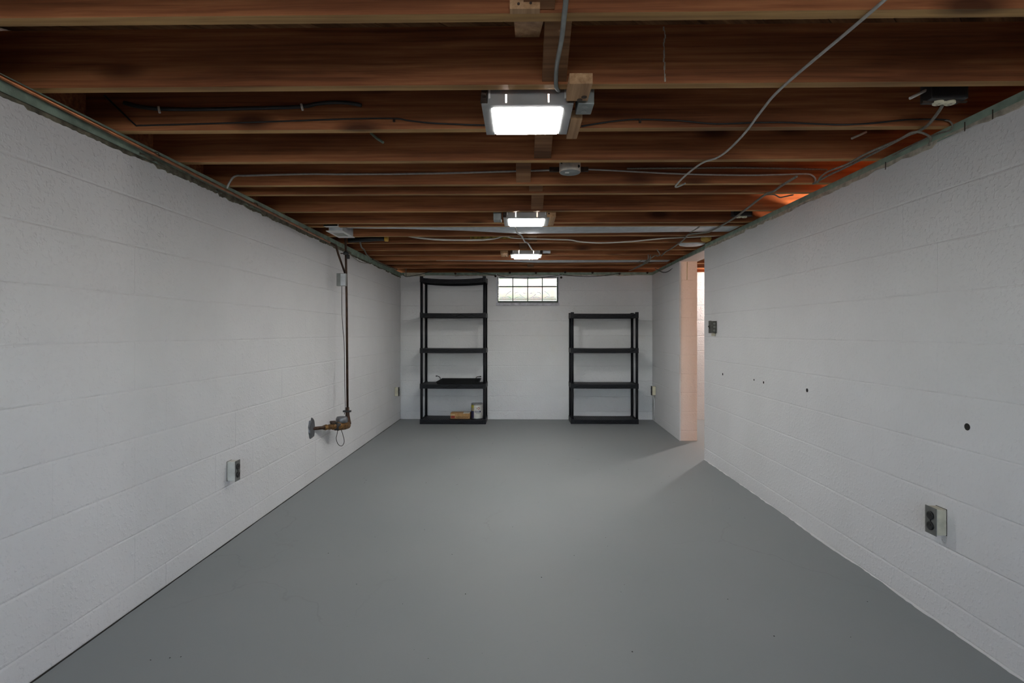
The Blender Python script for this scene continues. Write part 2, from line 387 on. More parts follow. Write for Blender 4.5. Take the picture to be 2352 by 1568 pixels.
# near right wall: face x=XR looking -x : ang=-pi/2 gives local x=-y, local -y=-x
wr = struct(MB().box(XR + BT, XR + .19 - BT, YF, YD0 - BT, 0, ZW).build('wall_right', 'wall'), 'white painted block wall with drilled holes, ending at the doorway', 'wall')
lay_blocks(wr, (XR, YD0, 0), -math.pi / 2, YD0 - .6, ZW, .385, 'wall')
for k in range(-1, 9):      # end face in the doorway (looks +y)
    z0 = 0 if k < 0 else BASE + COURSE * k; z1 = min(BASE + COURSE * (k + 1), ZW)
    o = bpy.data.objects.new('block', block_mesh(.186, z1 - z0, 1).copy()); o.data.name = 'block'; o.data.materials.append(M['wall']); COL.objects.link(o); o.parent = wr
    o.location = (XR + .188, YD0, z0); o.rotation_euler = (0, 0, math.pi)
# stub wall beyond the doorway, slightly out of square
LS = math.hypot(YB - YD1, XR2B - XR2A); AS = math.atan2(XR2B - XR2A, YB - YD1)
ws = MB(); 
ws.faces([(XR2A + BT, YD1 + BT, 0), (XR2A + .186, YD1 + BT, 0), (XR2B + .186, YB + .1, 0), (XR2B + BT, YB + .1, 0), (XR2A + BT, YD1 + BT, ZW), (XR2A + .186, YD1 + BT, ZW), (XR2B + .186, YB + .1, ZW), (XR2B + BT, YB + .1, ZW)],
         [(0, 1, 2, 3), (4, 5, 6, 7), (0, 1, 5, 4), (1, 2, 6, 5), (2, 3, 7, 6), (3, 0, 4, 7)])
wst = struct(ws.build('wall_partition', 'wall'), 'short block wall between doorway and back corner with end tinted by warm bulb light', 'wall')
lay_blocks(wst, (XR2B, YB, 0), -math.pi / 2 - AS, LS, ZW, .12, 'wall')
for k in range(-1, 9):      # jamb face looking at the camera, warm bulb tint put into its colour
    z0 = 0 if k < 0 else BASE + COURSE * k; z1 = min(BASE + COURSE * (k + 1), ZW)
    o = bpy.data.objects.new('block', block_mesh(.188, z1 - z0, 2).copy()); o.data.name = 'block'; o.data.materials.append(M['pinkwall']); COL.objects.link(o); o.parent = wst
    o.location = (XR2A, YD1, z0)
slot = MB().tube([(XR2A + .082, YD1 + .001, ZW - .01), (XR2A + .08, YD1 + .001, BASE + 8 * COURSE)], .004, 6).build('joint', 'cantan', wst)
# back wall, with window opening
WX0, WX1, WZ0, WZ1 = -.312, .495, 1.535, 1.905
bw = MB()
bw.box(XL - .2, WX0, YB + BT, YB + .25, 0, ZW); bw.box(WX1, XO, YB + BT, YB + .25, 0, ZW); bw.box(WX0, WX1, YB + BT, YB + .25, 0, WZ0); bw.box(WX0, WX1, YB + BT, YB + .25, WZ1, ZW)
wb = struct(bw.build('wall_back', 'wall'), 'far white painted block wall behind the two shelf units', 'wall')
lay_blocks(wb, (XL, YB, 0), 0, XR2B - XL, ZW, .25, 'wall', skip=(WX0 - XL, WX1 - XL, WZ0, ZW))
wn2 = struct(MB().box(XR + .19, XO, YB + BT * .5, YB + BT, 0, 1.95).build('wall_side_room_back', 'wall'), 'back wall of the side room seen through the doorway', 'wall')
lay_blocks(wn2, (XR + .2, YB, 0), 0, XO - XR - .25, 1.95, .1, 'wall')
DX0, DX1, DZ0, DZ = -1.3, 1.3, 1.14, 1.94      # opening added behind the camera to let in fill daylight
b = MB(); b.box(XL - .2, DX0, YF - .2, YF, 0, ZS); b.box(DX1, XO + .2, YF - .2, YF, 0, ZS); b.box(DX0, DX1, YF - .2, YF, DZ, ZS); b.box(DX0, DX1, YF - .2, YF, 0, DZ0)
struct(b.build('wall_front', 'wall'), 'block wall behind the camera around the added light opening', 'wall')
b = MB(); b.box(DX0, DX0 + .04, YF - .15, YF, DZ0, DZ); b.box(DX1 - .04, DX1, YF - .15, YF, DZ0, DZ); b.box(DX0 + .04, DX1 - .04, YF - .15, YF, DZ - .04, DZ); b.box(DX0 + .04, DX1 - .04, YF - .15, YF, DZ0, DZ0 + .04)
struct(b.build('fill_opening', 'white'), 'white frame of the light opening added behind the camera', 'window')
struct(MB().box(XO, XO + .2, YF, YB + .2, 0, ZS).build('wall_side_room', 'wall'), 'outer wall of the side room', 'wall')

# ------------------------------------------------------------------ sill plates (green boards on the walls)
def ragged(parent, axis, fixed, a0, a1, zt, depth, m, seed, name='mortar', proud=.004, step=.03):
    rr = random.Random(seed); vs, fs = [], []; n = int((a1 - a0) / step); d = depth * .5
    for i in range(n + 1):
        a = a0 + (a1 - a0) * i / n; d = min(max(d + rr.uniform(-.32, .32) * depth, .15 * depth), 1.15 * depth)
        if rr.random() < .05: d = depth * 1.25
        for off, z in ((0, zt), (proud, zt), (proud, zt - d), (0, zt - d - .002)):
            vs.append((fixed + off, a, z) if axis == 'x' else (a, fixed + off, z))
    for i in range(n):
        for k in range(3): fs.append((i * 4 + k, i * 4 + k + 1, i * 4 + 5 + k, i * 4 + 4 + k))
    b = MB(); b.faces(vs, fs); return b.build(name, m, parent)
t1 = struct(MB().box(XL - .18, XL + .004, YF, YB, ZWL, ZJ).build('trim_1', 'green'), 'grimy green sill board along the top of the left wall', 'trim')
ragged(t1, 'x', XL, .8, YB, ZWL + .002, .014, 'grime', 3, step=.014)
ragged(t1, 'x', XL + .002, 2.3, 5.2, ZWL + .016, .022, 'grime', 4, 'grime', .006, step=.016)
t2 = struct(MB().box(XR - .003, XR + .19, YF, YD0 - .02, ZW, ZJ).build('trim_2', 'green'), 'green sill board along the top of the near right wall', 'trim')
ragged(t2, 'x', XR, .8, YD0 - .03, ZW + .008, .018, 'mortar', 5, proud=-.005)
b = MB(); b.faces([(XR2A - .004 - .02 * .04, YD0 + .06, ZW), (XR2A + .19, YD0 + .06, ZW), (XR2B + .19, YB, ZW), (XR2B - .004, YB, ZW), (XR2A - .004, YD0 + .06, ZJ), (XR2A + .19, YD0 + .06, ZJ), (XR2B + .19, YB, ZJ), (XR2B - .004, YB, ZJ)],
        [(0, 1, 2, 3), (4, 5, 6, 7), (0, 1, 5, 4), (1, 2, 6, 5), (2, 3, 7, 6), (3, 0, 4, 7)])
t3 = struct(b.build('trim_3', 'green'), 'green sill board bridging the doorway to the back corner', 'trim')
MB().box(XR2A + .004, XR2A + .186, YD0 + .02, YD1 + .01, ZW - .006, ZW).build('soffit', 'pinkwall', t3)
t4 = struct(MB().box(XL, XR2B, YB - .003, YB + .2, ZW, ZJ).build('trim_4', 'green'), 'green sill board over the back wall and window', 'trim')
ragged(t4, 'y', YB, XL + .02, XR2B - .02, ZW + .006, .014, 'mortar', 9, proud=-.005)
MB().box(XL + .06, XL + .33, YB - .012, YB - .003, ZW - .012, ZJ - .002).build('board_patch', 'cream', t4)
struct(MB().box(XR + .19, XO, YB - .003, YB + .2, 1.95, ZJ).build('trim_5', 'boxpaint'), 'pale board over the side room wall', 'trim')
# nails and staples on the right sill
for px, py in ((2216, 290), (2280, 262), (2034, 380)):
    p = PX(px, py, XR - .008)
    MB().tube([p + Vector((0, 0, .016)), p + Vector((0, 0, -.016)), p + Vector((-.004, -.004, -.019))], .0017, 6).build('nail', 'rust', t2)

# ------------------------------------------------------------------ ceiling: diagonal subfloor boards, joists, cross bridging
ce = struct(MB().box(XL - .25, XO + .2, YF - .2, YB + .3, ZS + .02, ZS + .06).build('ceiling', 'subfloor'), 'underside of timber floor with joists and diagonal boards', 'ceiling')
pm = MB().box(-4.2, 4.2, -.0715, .0715, 0, .02).mesh('plank', 'subfloor'); a45 = math.radians(45)
for i in range(-36, 40):
    cy = i * .146 / math.cos(a45) + 2.4
    o = bpy.data.objects.new('plank', pm); COL.objects.link(o); o.parent = ce; o.location = (1.3, cy, ZS); o.rotation_euler = (0, 0, a45)
    if cy < -2.8 or cy > 8.6: bpy.data.objects.remove(o)
jlen = XO - XL + .3
def joist_mesh(t=JT, hgt=ZS - ZJ):
    b = MB(); x0, x1 = -(1.3 - XL + .12), XO - 1.3 + .1
    n = 26
    for i in range(n):
        a, c = x0 + (x1 - x0) * i / n, x0 + (x1 - x0) * (i + 1) / n
        vs = [(a, -t, 0), (a, 0, 0), (c, -t, 0), (c, 0, 0), (a, -t, hgt), (a, 0, hgt), (c, -t, hgt), (c, 0, hgt)]
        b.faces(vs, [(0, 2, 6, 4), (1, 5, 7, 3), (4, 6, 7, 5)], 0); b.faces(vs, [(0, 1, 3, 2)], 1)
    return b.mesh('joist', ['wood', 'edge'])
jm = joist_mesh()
behind = [JY[0] - .406 * k for k in range(1, 10)]
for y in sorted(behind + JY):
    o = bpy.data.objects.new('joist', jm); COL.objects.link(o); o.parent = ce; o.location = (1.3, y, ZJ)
# rim boards closing the ends
MB().box(XL - .16, XL - .12, YF, YB + .2, ZJ, ZS + .01).build('rim_board', 'wood', ce)
MB().box(XL - .16, XO, YB + .09, YB + .13, ZJ, ZS + .01).build('rim_board', 'wood', ce)
# cross bridging: two crossing sticks per bay
def stick(y0, z0, y1, z1, x, w=.078, t=.022, m='bridge', nails=True):
    d = Vector((0, y1 - y0, z1 - z0)); L = d.length; d.normalize(); nn = Vector((0, -d.z, d.y))
    b = MB(); vs = []
    for p in (Vector((0, y0, z0)), Vector((0, y1, z1))):
        for sx in (-1, 1):
            for sn in (-1, 1): vs.append(Vector((x + sx * w / 2, 0, 0)) + p + nn * sn * t / 2)
    b.faces(vs, [(0, 1, 3, 2), (4, 6, 7, 5), (0, 4, 5, 1), (2, 3, 7, 6), (0, 2, 6, 4), (1, 5, 7, 3)])
    o = b.build('bridging', m, ce); return o
jj = [JY[0] - .406] + JY
bx = {0: (.045, -.04), 1: (.107, .02), 2: (.06, -.03), 3: (.1, .19), 4: (.012, .1), 5: (.085, .17), 6: (.105, .02), 7: (.1, .02), 9: (.09, .17), 10: (.1, .19), 11: (.02, .11), 12: (.1, .19), 13: (.03, .11), 14: (.05, .14), 15: (.115, .2)}
for i in range(len(jj) - 1):
    ya, yb = jj[i], jj[i + 1] - JT
    if yb - ya < .1 or i not in bx: continue
    xa, xb = bx[i]
    m = 'pale' if i == 5 else 'bridge'
    stick(ya, ZS - .025, yb, ZJ + .018, xa, m='bridge')
    stick(ya, ZJ + .018, yb, ZS - .025, xb, m='pale' if i in (1, 5) else 'bridge')  # stick behind the nearest joist is paler, its lit end put into colour
# nailed foot of the bridging on the nearest joist
p0 = PY(1171, 26, JY[0] - JT - .012); p1 = PY(1240, -4, JY[0] - JT - .012)
bf = MB().box(p0.x, p1.x, JY[0] - JT - .022, JY[0] - JT, p0.z, p1.z + .04).build('bridging', 'pale', ce)
for px, py in ((1191, 9), (1219, 7)):
    p = PY(px, py, JY[0] - JT - .022); MB().lathe([(.0035, -.0015), (.0035, .002)], p, 10, 'y').build('nail', 'rust', bf)
# short wooden packing under the first two light fittings is built with them below

# ------------------------------------------------------------------ window of glass blocks
wi = bpy.data.objects.new('window_1', None); COL.objects.link(wi); struct(wi, 'eight pane glass block window high in the back wall', 'window')
YG = YB + .03
pxs = [1145, 1178, 1212, 1245.6, 1279]; pys = [633, 657.5, 691]
gx = [PY(p, 660, YG).x for p in pxs]; gz = [PY(1200, p, YG).z for p in pys]
fr = MB(); fr.box(gx[0] - .03, gx[0], YG - .02, YG + .08, gz[2] - .03, gz[0] + .03); fr.box(gx[4], gx[4] + .03, YG - .02, YG + .08, gz[2] - .03, gz[0] + .03)
fr.box(gx[0], gx[4], YG - .02, YG + .08, gz[2] - .03, gz[2]); fr.box(gx[0], gx[4], YG - .02, YG + .08, gz[0], gz[0] + .03)
for k in (1, 2, 3): fr.box(gx[k] - .005, gx[k] + .005, YG - .004, YG + .08, gz[2], gz[0])
fr.box(gx[0], gx[4], YG - .0041, YG + .08, gz[1] - .005, gz[1] + .005)
fr.build('window_frame', 'frame', wi)
for s, xx in ((-1, gx[0] - .03), (1, gx[4] + .022)): MB().box(xx, xx + .008, YB - .012, YB + .02, gz[2] - .06, gz[0] + .02).build('reveal_edge', 'sillp', wi)
b = MB(); b.prism([(YB - .03, gz[2] - .064), (YB + .012, gz[2] - .064), (YB + .012, gz[2] - .022), (YB - .012, gz[2] - .026)], gx[0] - .03, gx[4] + .03, 'yz'); b.build('window_sill', 'sillp', wi)
for j in range(2):
    for i in range(4):
        x0, x1, z1, z0 = gx[i] + .005, gx[i + 1] - .005, gz[j] - .005, gz[j + 1] + .005
        pane = MB().box(x0, x1, YG, YG + .07, z0, z1, bevel=.006).build('glass_block', 'glass', wi)
        rim = MB(); e = .018; q = .0015
        for A in ((x0 + e, x1 - e, z0 + e, z0 + e + q), (x0 + e, x1 - e, z1 - e - q, z1 - e), (x0 + e, x0 + e + q, z0 + e, z1 - e), (x1 - e - q, x1 - e, z0 + e, z1 - e)):
            rim.box(A[0], A[1], YG - .001, YG + .002, A[2], A[3])
        rim.build('pressed_rim', 'rim_swirl', pane)
        if j == 1:
            cx = (x0 + x1) / 2; wv = MB(); mir = 1 if i in (0, 1) else -1
            shapes = {0: [[(-.0, .06), (.02, .09), (.055, .115), (.075, .125)], [(-.06, .045), (-.01, .04), (.03, .05), (.07, .03)]],
                      1: [[(-.075, .09), (-.06, .105), (-.03, .11)], [(-.01, .085), (.02, .055), (.06, .035)], [(-.07, .03), (-.02, .045), (.03, .035)], [(.04, .1), (.075, .09)]]}[0 if i in (0, 3) else 1]
            for sh in shapes: wv.tube([(cx + mir * u, YG - .0005, z0 + w) for u, w in sh], .0045, 6, sub=4)
            wv.build('refraction_swirl', 'rim_swirl', pane)  # swirls refracted from outdoors, drawn as solid curves on the glass
MB().box(gx[0] - .4, gx[4] + .4, YB + 2.2, YB + 2.25, .9, 1.75).build('hedge_bank', 'turf', wi)

# ------------------------------------------------------------------ ceiling lights
def fitting(cx, y0, y1, label, lens, drop=.004):
    t = thing('ceiling_light', label, 'light', (cx, (y0 + y1) / 2, ZJ - .034), 'lit square ceiling lights')
    hw = .1555; d = (y1 - y0) / 2; zt = .15
    fl_, nl = -d + .006, d
    # housing box: back, sides, top, front plate with two key-hole slots
    h = MB()
    h.box(-hw + .018, hw - .018, d - .004, d - .001, 0, zt); h.box(-hw + .018, hw - .018, -d + .004, d - .001, zt, zt + .003)
    h.box(-hw + .018, -hw + .021, -d + .004, d - .004, 0, zt); h.box(hw - .021, hw - .018, -d + .004, d - .004, 0, zt)
    y_a, y_b = -d + .004, -d + .007
    xs = [-hw + .018, -.075, -.069, .069, .075, hw - .018]; s0, s1 = .007, .036
    h.box(xs[0], xs[5], y_a, y_b, s1, zt); h.box(xs[0], xs[5], y_a, y_b, 0, s0)
    h.box(xs[0], xs[1], y_a, y_b, s0, s1); h.box(xs[2], xs[3], y_a, y_b, s0, s1); h.box(xs[4], xs[5], y_a, y_b, s0, s1)
    h.build('housing', 'hous', t)
    g = MB()
    lw, l0, l1 = .1235, -d + .027, d - .005
    g.box(-hw, -lw, -d, d, -.002, .004); g.box(lw, hw, -d, d, -.002, .004); g.box(-lw, lw, -d, l0, -.002, .004)
    g.box(-hw, -hw + .003, -d, d, .004, .016); g.box(hw - .003, hw, -d, d, .004, .016)
    g.build('trim_frame', 'hous', t)
    nt = .012
    poly = [(-lw + .007, l0), (lw - .007, l0), (lw - .007, l0 + nt), (lw - .001, l0 + nt), (lw - .001, l1 - .03), (lw - .007, l1 - .03), (lw - .007, l1 - .003), (-lw + .007, l1 - .003), (-lw + .007, l1 - .03), (-lw + .001, l1 - .03), (-lw + .001, l0 + nt), (-lw + .007, l0 + nt)]
    b_ = MB(); b_.prism(poly, -drop, .003, 'xy'); b_.build('lens', lens, t)
    return t, hw, d
f1, hw, d1 = fitting(.021, 1.862, 2.142, 'nearest square ceiling light, largest in view, fed by the flexible conduit', 'lens0')
f2, _, d2 = fitting(.036, 3.702, 3.985, 'middle of the three lit ceiling lights, in front of the large duct', 'lens1')
f3, _, d3 = fitting(.05, 5.41, 5.69, 'farthest lit ceiling light, above the glass block window', 'lens2', drop=.014)
for t, sx, seed in ((f1, -1, 1), (f1, 1, 2), (f2, -1, 3), (f2, 1, 4), (f3, -1, 5), (f3, 1, 6)):
    b = MB(); x = sx * (hw - .008)
    b.prism([(x - .011, .004), (x + .011, .004), (x + .013, .06), (x - .006, .062)], -d1 - .006, -d1 + .002, 'xz', 0)
    b.box(x - .004, x + .008, -d1 - .03, -d1 - .004, .02, .026)
    b.build('hanger_strap', 'rust', t)
    MB().box(x - sx * .019 - .003, x - sx * .019 + .003, -d1 + .0, -d1 + .02, .02, .05).build('hanger_tab', 'white', t)
# junction boxes beside the fittings
def jbox(x0, x1, y0, y1, z0, z1, label, m='galvdark'):
    cx, cy = (x0 + x1) / 2, (y0 + y1) / 2
    t = thing('junction_box', label, 'junction box', (cx, cy, z0), 'steel junction boxes by the ceiling lights')
    MB().box(x0 - cx, x1 - cx, y0 - cy, y1 - cy, 0, z1 - z0, bevel=.003).build('box', m, t)
    for s in (-1, 1): MB().lathe([(.010, -.0012), (.010, .001)], (s * .0, s * (y1 - y0) * .22, 0), 14).build('knockout', 'hous', t)
    return t
jbox(.192, .247, 1.862, 1.955, H + .772, H + .86, 'grey steel junction box right of the nearest ceiling light')
q = PY(1133, 500, 3.74); jbox(q.x, q.x + .055, 3.735, 3.82, H + .765, H + .86, 'grey steel junction box left of the middle ceiling light')
q = PY(1247, 582, 5.47); jbox(q.x, q.x + .075, 5.46, 5.5, H + .79, H + .83, 'small bright steel box right of the farthest ceiling light', 'galv')
# wooden packing blocks
def packing(x0, x1, y0, y1, z0, z1, label, nails=()):
    cx, cy = (x0 + x1) / 2, (y0 + y1) / 2
    t = thing('packing_block', label, 'wood block', (cx, cy, z0), 'wood packing blocks by the ceiling lights')
    MB().box(x0 - cx, x1 - cx, y0 - cy, y1 - cy, 0, z1 - z0, bevel=.002).build('block', 'pale', t)
    for u, v in nails: MB().lathe([(.009, -.0025), (.009, .001)], (u, v, 0), 12).build('nail_head', 'rust', t)
    return t
packing(.150, .222, 1.712, 1.84, H + .772, ZJ, 'sawn wood block with two dark nail heads right of nearest light', ((.02, .03), (.008, .052)))
packing(.179, .222, 1.996, 2.2, H + .772, H + .789 + .017, 'short wood shim behind the nearest ceiling light')
q = PY(1256, 500, 3.7); packing(q.x, q.x + .06, 3.69, 3.99, H + .775, ZJ, 'long split wood block right of the middle ceiling light')
q = PY(1150, 582, 5.47); packing(q.x, q.x + .075, 5.4, 5.66, H + .78, ZJ, 'pale wood block left of the farthest ceiling light', ((.01, .07),))

# ------------------------------------------------------------------ side-room bulbs
def bulb(p, m, label):
    t = thing('light_bulb', label, 'bulb', p, 'bare bulbs in the side room')
    MB().lathe([(.012, .055), (.03, .02), (.034, 0), (.026, -.025), (.008, -.036)], (0, 0, 0), 16).build('globe', m, t)
    MB().lathe([(.05, ZJ - p[2]), (.05, ZJ - p[2] - .012), (.022, ZJ - p[2] - .03), (.018, .05)], (0, 0, 0), 16).build('lampholder', 'porcelain', t)
    MB().box(-.06, .06, -.05, .05, ZJ - p[2], ZS - p[2]).build('mount_block', 'bridge', t)
bulb((2.19, 3.12, 1.84), 'bulbwarm', 'warm bare bulb in side room behind the right wall')
bulb((3.1, 7.2, 1.86), 'bulbcool', 'neutral bare bulb in side room near its back wall')

# ------------------------------------------------------------------ shelving units
def rack(name, label, x0, x1, y0, y1, nsh, ztop, sag=0.0):
    t = thing(name, label, 'shelf unit', ((x0 + x1) / 2, (y0 + y1) / 2, 0), 'black plastic shelf units on the back wall')
    w, d = (x1 - x0) / 2, (y1 - y0) / 2; hb = .055
    zs = [.4505 * k for k in range(nsh)]
    for k, z in enumerate(zs):
        zb = z if k < nsh - 1 else ztop - .075
        sg = sag if k == nsh - 1 else .003
        n = 16; b = MB()
        S = [(-w + .03) + (2 * w - .06) * i / n for i in range(n + 1)]
        def dz(u): return -sg * (1 - (u / w) ** 2)
        # deck as slats front to back with narrow slots, plus rims
        for i in range(n):
            a, c = S[i], S[i + 1]
            for (ya, yb, za, zc) in ((-d + .004, -d + .016, 0, hb), (d - .016, d - .004, 0, hb)):
                vs = [(a, ya, zb + za + dz(a)), (c, ya, zb + za + dz(c)), (c, yb, zb + za + dz(c)), (a, yb, zb + za + dz(a)), (a, ya, zb + zc + dz(a)), (c, ya, zb + zc + dz(c)), (c, yb, zb + zc + dz(c)), (a, yb, zb + zc + dz(a))]
                b.faces(vs, [(0, 3, 2, 1), (4, 5, 6, 7), (0, 1, 5, 4), (2, 3, 7, 6), (0, 4, 7, 3), (1, 2, 6, 5)])
            # deck strips: solid bands with slotted rows between them
            for q_ in range(5):
                ya = -d + .016 + (2 * d - .032) * q_ / 5; ye = ya + (2 * d - .032) / 5 * .62; yn = ya + (2 * d - .032) / 5
                vs = [(a, ya, zb + hb - .008 + dz(a)), (c, ya, zb + hb - .008 + dz(c)), (c, ye, zb + hb - .008 + dz(c)), (a, ye, zb + hb - .008 + dz(a))]
                b.faces(vs + [(p[0], p[1], p[2] + .006) for p in vs], [(0, 3, 2, 1), (4, 5, 6, 7), (0, 1, 5, 4), (2, 3, 7, 6)])
                for h_ in (0, 1):
                    aa = a + (c - a) * .5 * h_; cc = aa + (c - a) * .28
                    vs = [(aa, ye, zb + hb - .008 + dz(aa)), (cc, ye, zb + hb - .008 + dz(cc)), (cc, yn, zb + hb - .008 + dz(cc)), (aa, yn, zb + hb - .008 + dz(aa))]
                    b.faces(vs + [(p[0], p[1], p[2] + .006) for p in vs], [(0, 3, 2, 1), (4, 5, 6, 7), (0, 1, 5, 4), (2, 3, 7, 6), (0, 4, 7, 3), (1, 2, 6, 5)])
        for s in (-1, 1): b.box(s * w - .012 if s > 0 else -w, s * w if s > 0 else -w + .012, -d + .03, d - .03, zb, zb + hb)
        sh = b.build('shelf', 'plastic', t)
        # raised zig-zag ribs on the front rim
        z_ = MB(); m_ = 11
        for i in range(m_):
            a = -w + .045 + (2 * w - .09) * i / m_; c = -w + .045 + (2 * w - .09) * (i + 1) / m_; lo, hi = zb + .01, zb + hb - .012
            za, zc = (lo, hi) if i % 2 == 0 else (hi, lo)
            z_.tube([(a, -d + .003, za + dz(a)), (c, -d + .003, zc + dz(c))], .0035, 5)
        z_.build('rim_rib', 'plastic', sh)
        for sx in (-1, 1):
            for sy in (-1, 1):
                MB().box(sx * (w - .019) - .0198, sx * (w - .019) + .0198, sy * (d - .019) - .0198, sy * (d - .019) + .0198, zb - (.004 if k else 0), zb + hb + (.018 if k == nsh - 1 else .008), bevel=.004).build('corner_socket', 'plastic', t)
                if k < nsh - 1:
                    zt = zs[k + 1] if k + 1 < nsh - 1 else ztop - .075
                    c_ = Vector((sx * (w - .019), sy * (d - .019), 0))
                    p = MB(); p.tube([c_ + Vector((0, 0, zb + hb - .01)), c_ + Vector((0, 0, zt + .01))], .0172, 12)
                    p.build('post', 'plastic', t)
    return t
TS = rack('storage_shelf', 'tall five tier black plastic shelf unit left of the window', -1.283, -.447, 6.955, 7.33, 5, 1.876, sag=.022)
SS = rack('storage_shelf', 'short four tier black plastic shelf unit right of the window', .632, 1.488, 7.0, 7.335, 4, 1.421, sag=.002)

# griddle tray on the tall unit
zsh = .4505 + .0535
def tray():
    a = PY(1003, 885, 7.06); b_ = PY(1103, 885, 7.06); y0, y1 = 6.99, 7.29; cx = (a.x + b_.x) / 2; w = (b_.x - a.x) / 2
    t = thing('griddle_tray', 'black metal griddle tray with upturned wire handles on the tall shelf unit', 'tray', (cx, (y0 + y1) / 2, zsh))
    d = (y1 - y0) / 2; b = MB()
    out = [(-w + .02, -d, .0), (w - .03, -d, 0), (w - .03, d, .0), (-w + .06, d, 0)]; top = [(-w, -d - .0, .03), (w, -d, .03), (w, d, .052), (-w + .04, d, .052)]
    inn = [(p[0] * .96, p[1] * .93, p[2]) for p in top]; ib = [(p[0] * .95, p[1] * .9, .006) for p in out]
    b.loft([out, top, inn, ib], smooth=False); b.build('pan', 'iron', t)
    for s in (-1, 1):
        x = s * w * .95
        MB().tube([(x - s * .012, .06, .048), (x - s * .004, .07, .07), (x + s * .025, .05, .088), (x + s * .035, 0, .092), (x + s * .025, -.03, .088)] if s < 0 else
                  [(x - .05, .06, .048), (x - .045, .06, .072), (x - .0, .05, .084), (x + .018, .02, .086), (x + .01, -.03, .084)], .0045, 8, sub=4).build('handle', 'iron', t)
tray()
# cardboard box lying upside down
zf = .0535
def carton():
    a = PY(1034.5, 963, 7.06); b_ = PY(1079, 963, 7.06); cx = (a.x + b_.x) / 2; w = (b_.x - a.x) / 2
    t = thing('cardboard_carton', 'small brown cardboard carton with upside down lettering on bottom shelf', 'box', (cx, 7.13, zf))
    MB().box(-w, w, -.07, .07, 0, .072, bevel=.002).build('carton', 'card', t)
    MB().box(w * .32, w * .97, -.0715, .04, .068, .0735).build('tape', 'boxpaint', t)
    MB().box(-w * .98, -w * .55, -.0712, -.069, .042, .056).build('tape', 'cardpale', t)
    MB().box(-w * .93, -w * .55, -.0712, -.069, .006, .038).build('red_print', 'redink', t)
    mt = Matrix.Translation((w * .2, -.0709, .019)) @ Matrix.Rotation(math.pi, 4, 'Y') @ Matrix.Rotation(math.pi / 2, 4, 'X')
    # turned upside down: the carton stands on its head
    mt = Matrix.Translation((w * .22, -.0709, .02)) @ Matrix.Rotation(math.pi, 4, 'Y') @ Matrix.Rotation(math.pi / 2, 4, 'X')
    textmesh('lettering', 'ANDERSEN', .031, 'ink', t, mt)
carton()
def can():
    p = PY(1095, 963, 7.08); r = .073; hgt = .192
    t = thing('paint_can', 'gallon paint can with white, navy and yellow label on bottom shelf', 'paint can', (p.x, 7.12, zf))
    MB().lathe([(r * .97, 0), (r, .004), (r, .008), (r * .985, .01), (r * .985, hgt - .012), (r * 1.03, hgt - .008), (r * 1.03, hgt), (r * .93, hgt), (r * .91, hgt - .006), (.02, hgt - .007)], (0, 0, 0), 32).build('can', 'tin', t)
    def lab(a0, a1, z0, z1, m, name, rr=.0745):
        b = MB(); n = max(3, int((a1 - a0) / 8)); vs = []
        for i in range(n + 1):
            a = math.radians(a0 + (a1 - a0) * i / n)
            for z in (z0, z1): vs.append((rr * math.sin(a), -rr * math.cos(a), z))
        b.faces(vs, [(2 * i, 2 * i + 2, 2 * i + 3, 2 * i + 1) for i in range(n)]); return b.build(name, m, t)
    lab(-90, -28, .01, .1, 'canblue', 'label'); lab(-90, -28, .1, .14, 'cantan', 'label'); lab(-90, -28, .14, .176, 'canyellow', 'label')
    L = lab(-28, 92, .01, .176, 'canwhite', 'label')
    lab(-16, 44, .083, .103, 'canblue', 'label_band', .0749)
    for a, wv in ((-5, 9), (10, 7), (24, 8)): lab(a - wv * .6, a + wv * .6, .088, .098, 'white', 'lettering', .0752)
    lab(-1, 1.5, .12, .147, 'ink', 'lettering', .0749)
    for i in range(18):      # round red mark
        a0 = 2 * math.pi * i / 18; lab(math.degrees(.17 * math.cos(a0)) * 1.0 + 20 - 2.4, math.degrees(.17 * math.cos(a0)) + 20 + 2.4, .134 + .012 * math.sin(a0) - .003, .134 + .012 * math.sin(a0) + .003, 'redink', 'round_mark', .075)
    for k, z in enumerate((.072, .064)): lab(-6, 36 - k * 6, z, z + .003, 'plate', 'lettering', .0749)
    for s in (-1, 1): MB().lathe([(.009, 0), (.009, .005), (.004, .008)], (s * (r + .0), 0, .145), 12, 'x').build('ear', 'tin', t)
    MB().tube([(r * math.cos(a) * 1.12, -.01 + .03 * math.sin(a), .145 - .09 * abs(math.sin(a))) for a in [math.pi * i / 12 for i in range(13)]], .0018, 6).build('handle', 'tin', t)
    MB().lathe([(.008, 0), (.006, .006)], (-.0, -.03, hgt - .004), 10).build('lid_blob', 'white', t)
can()

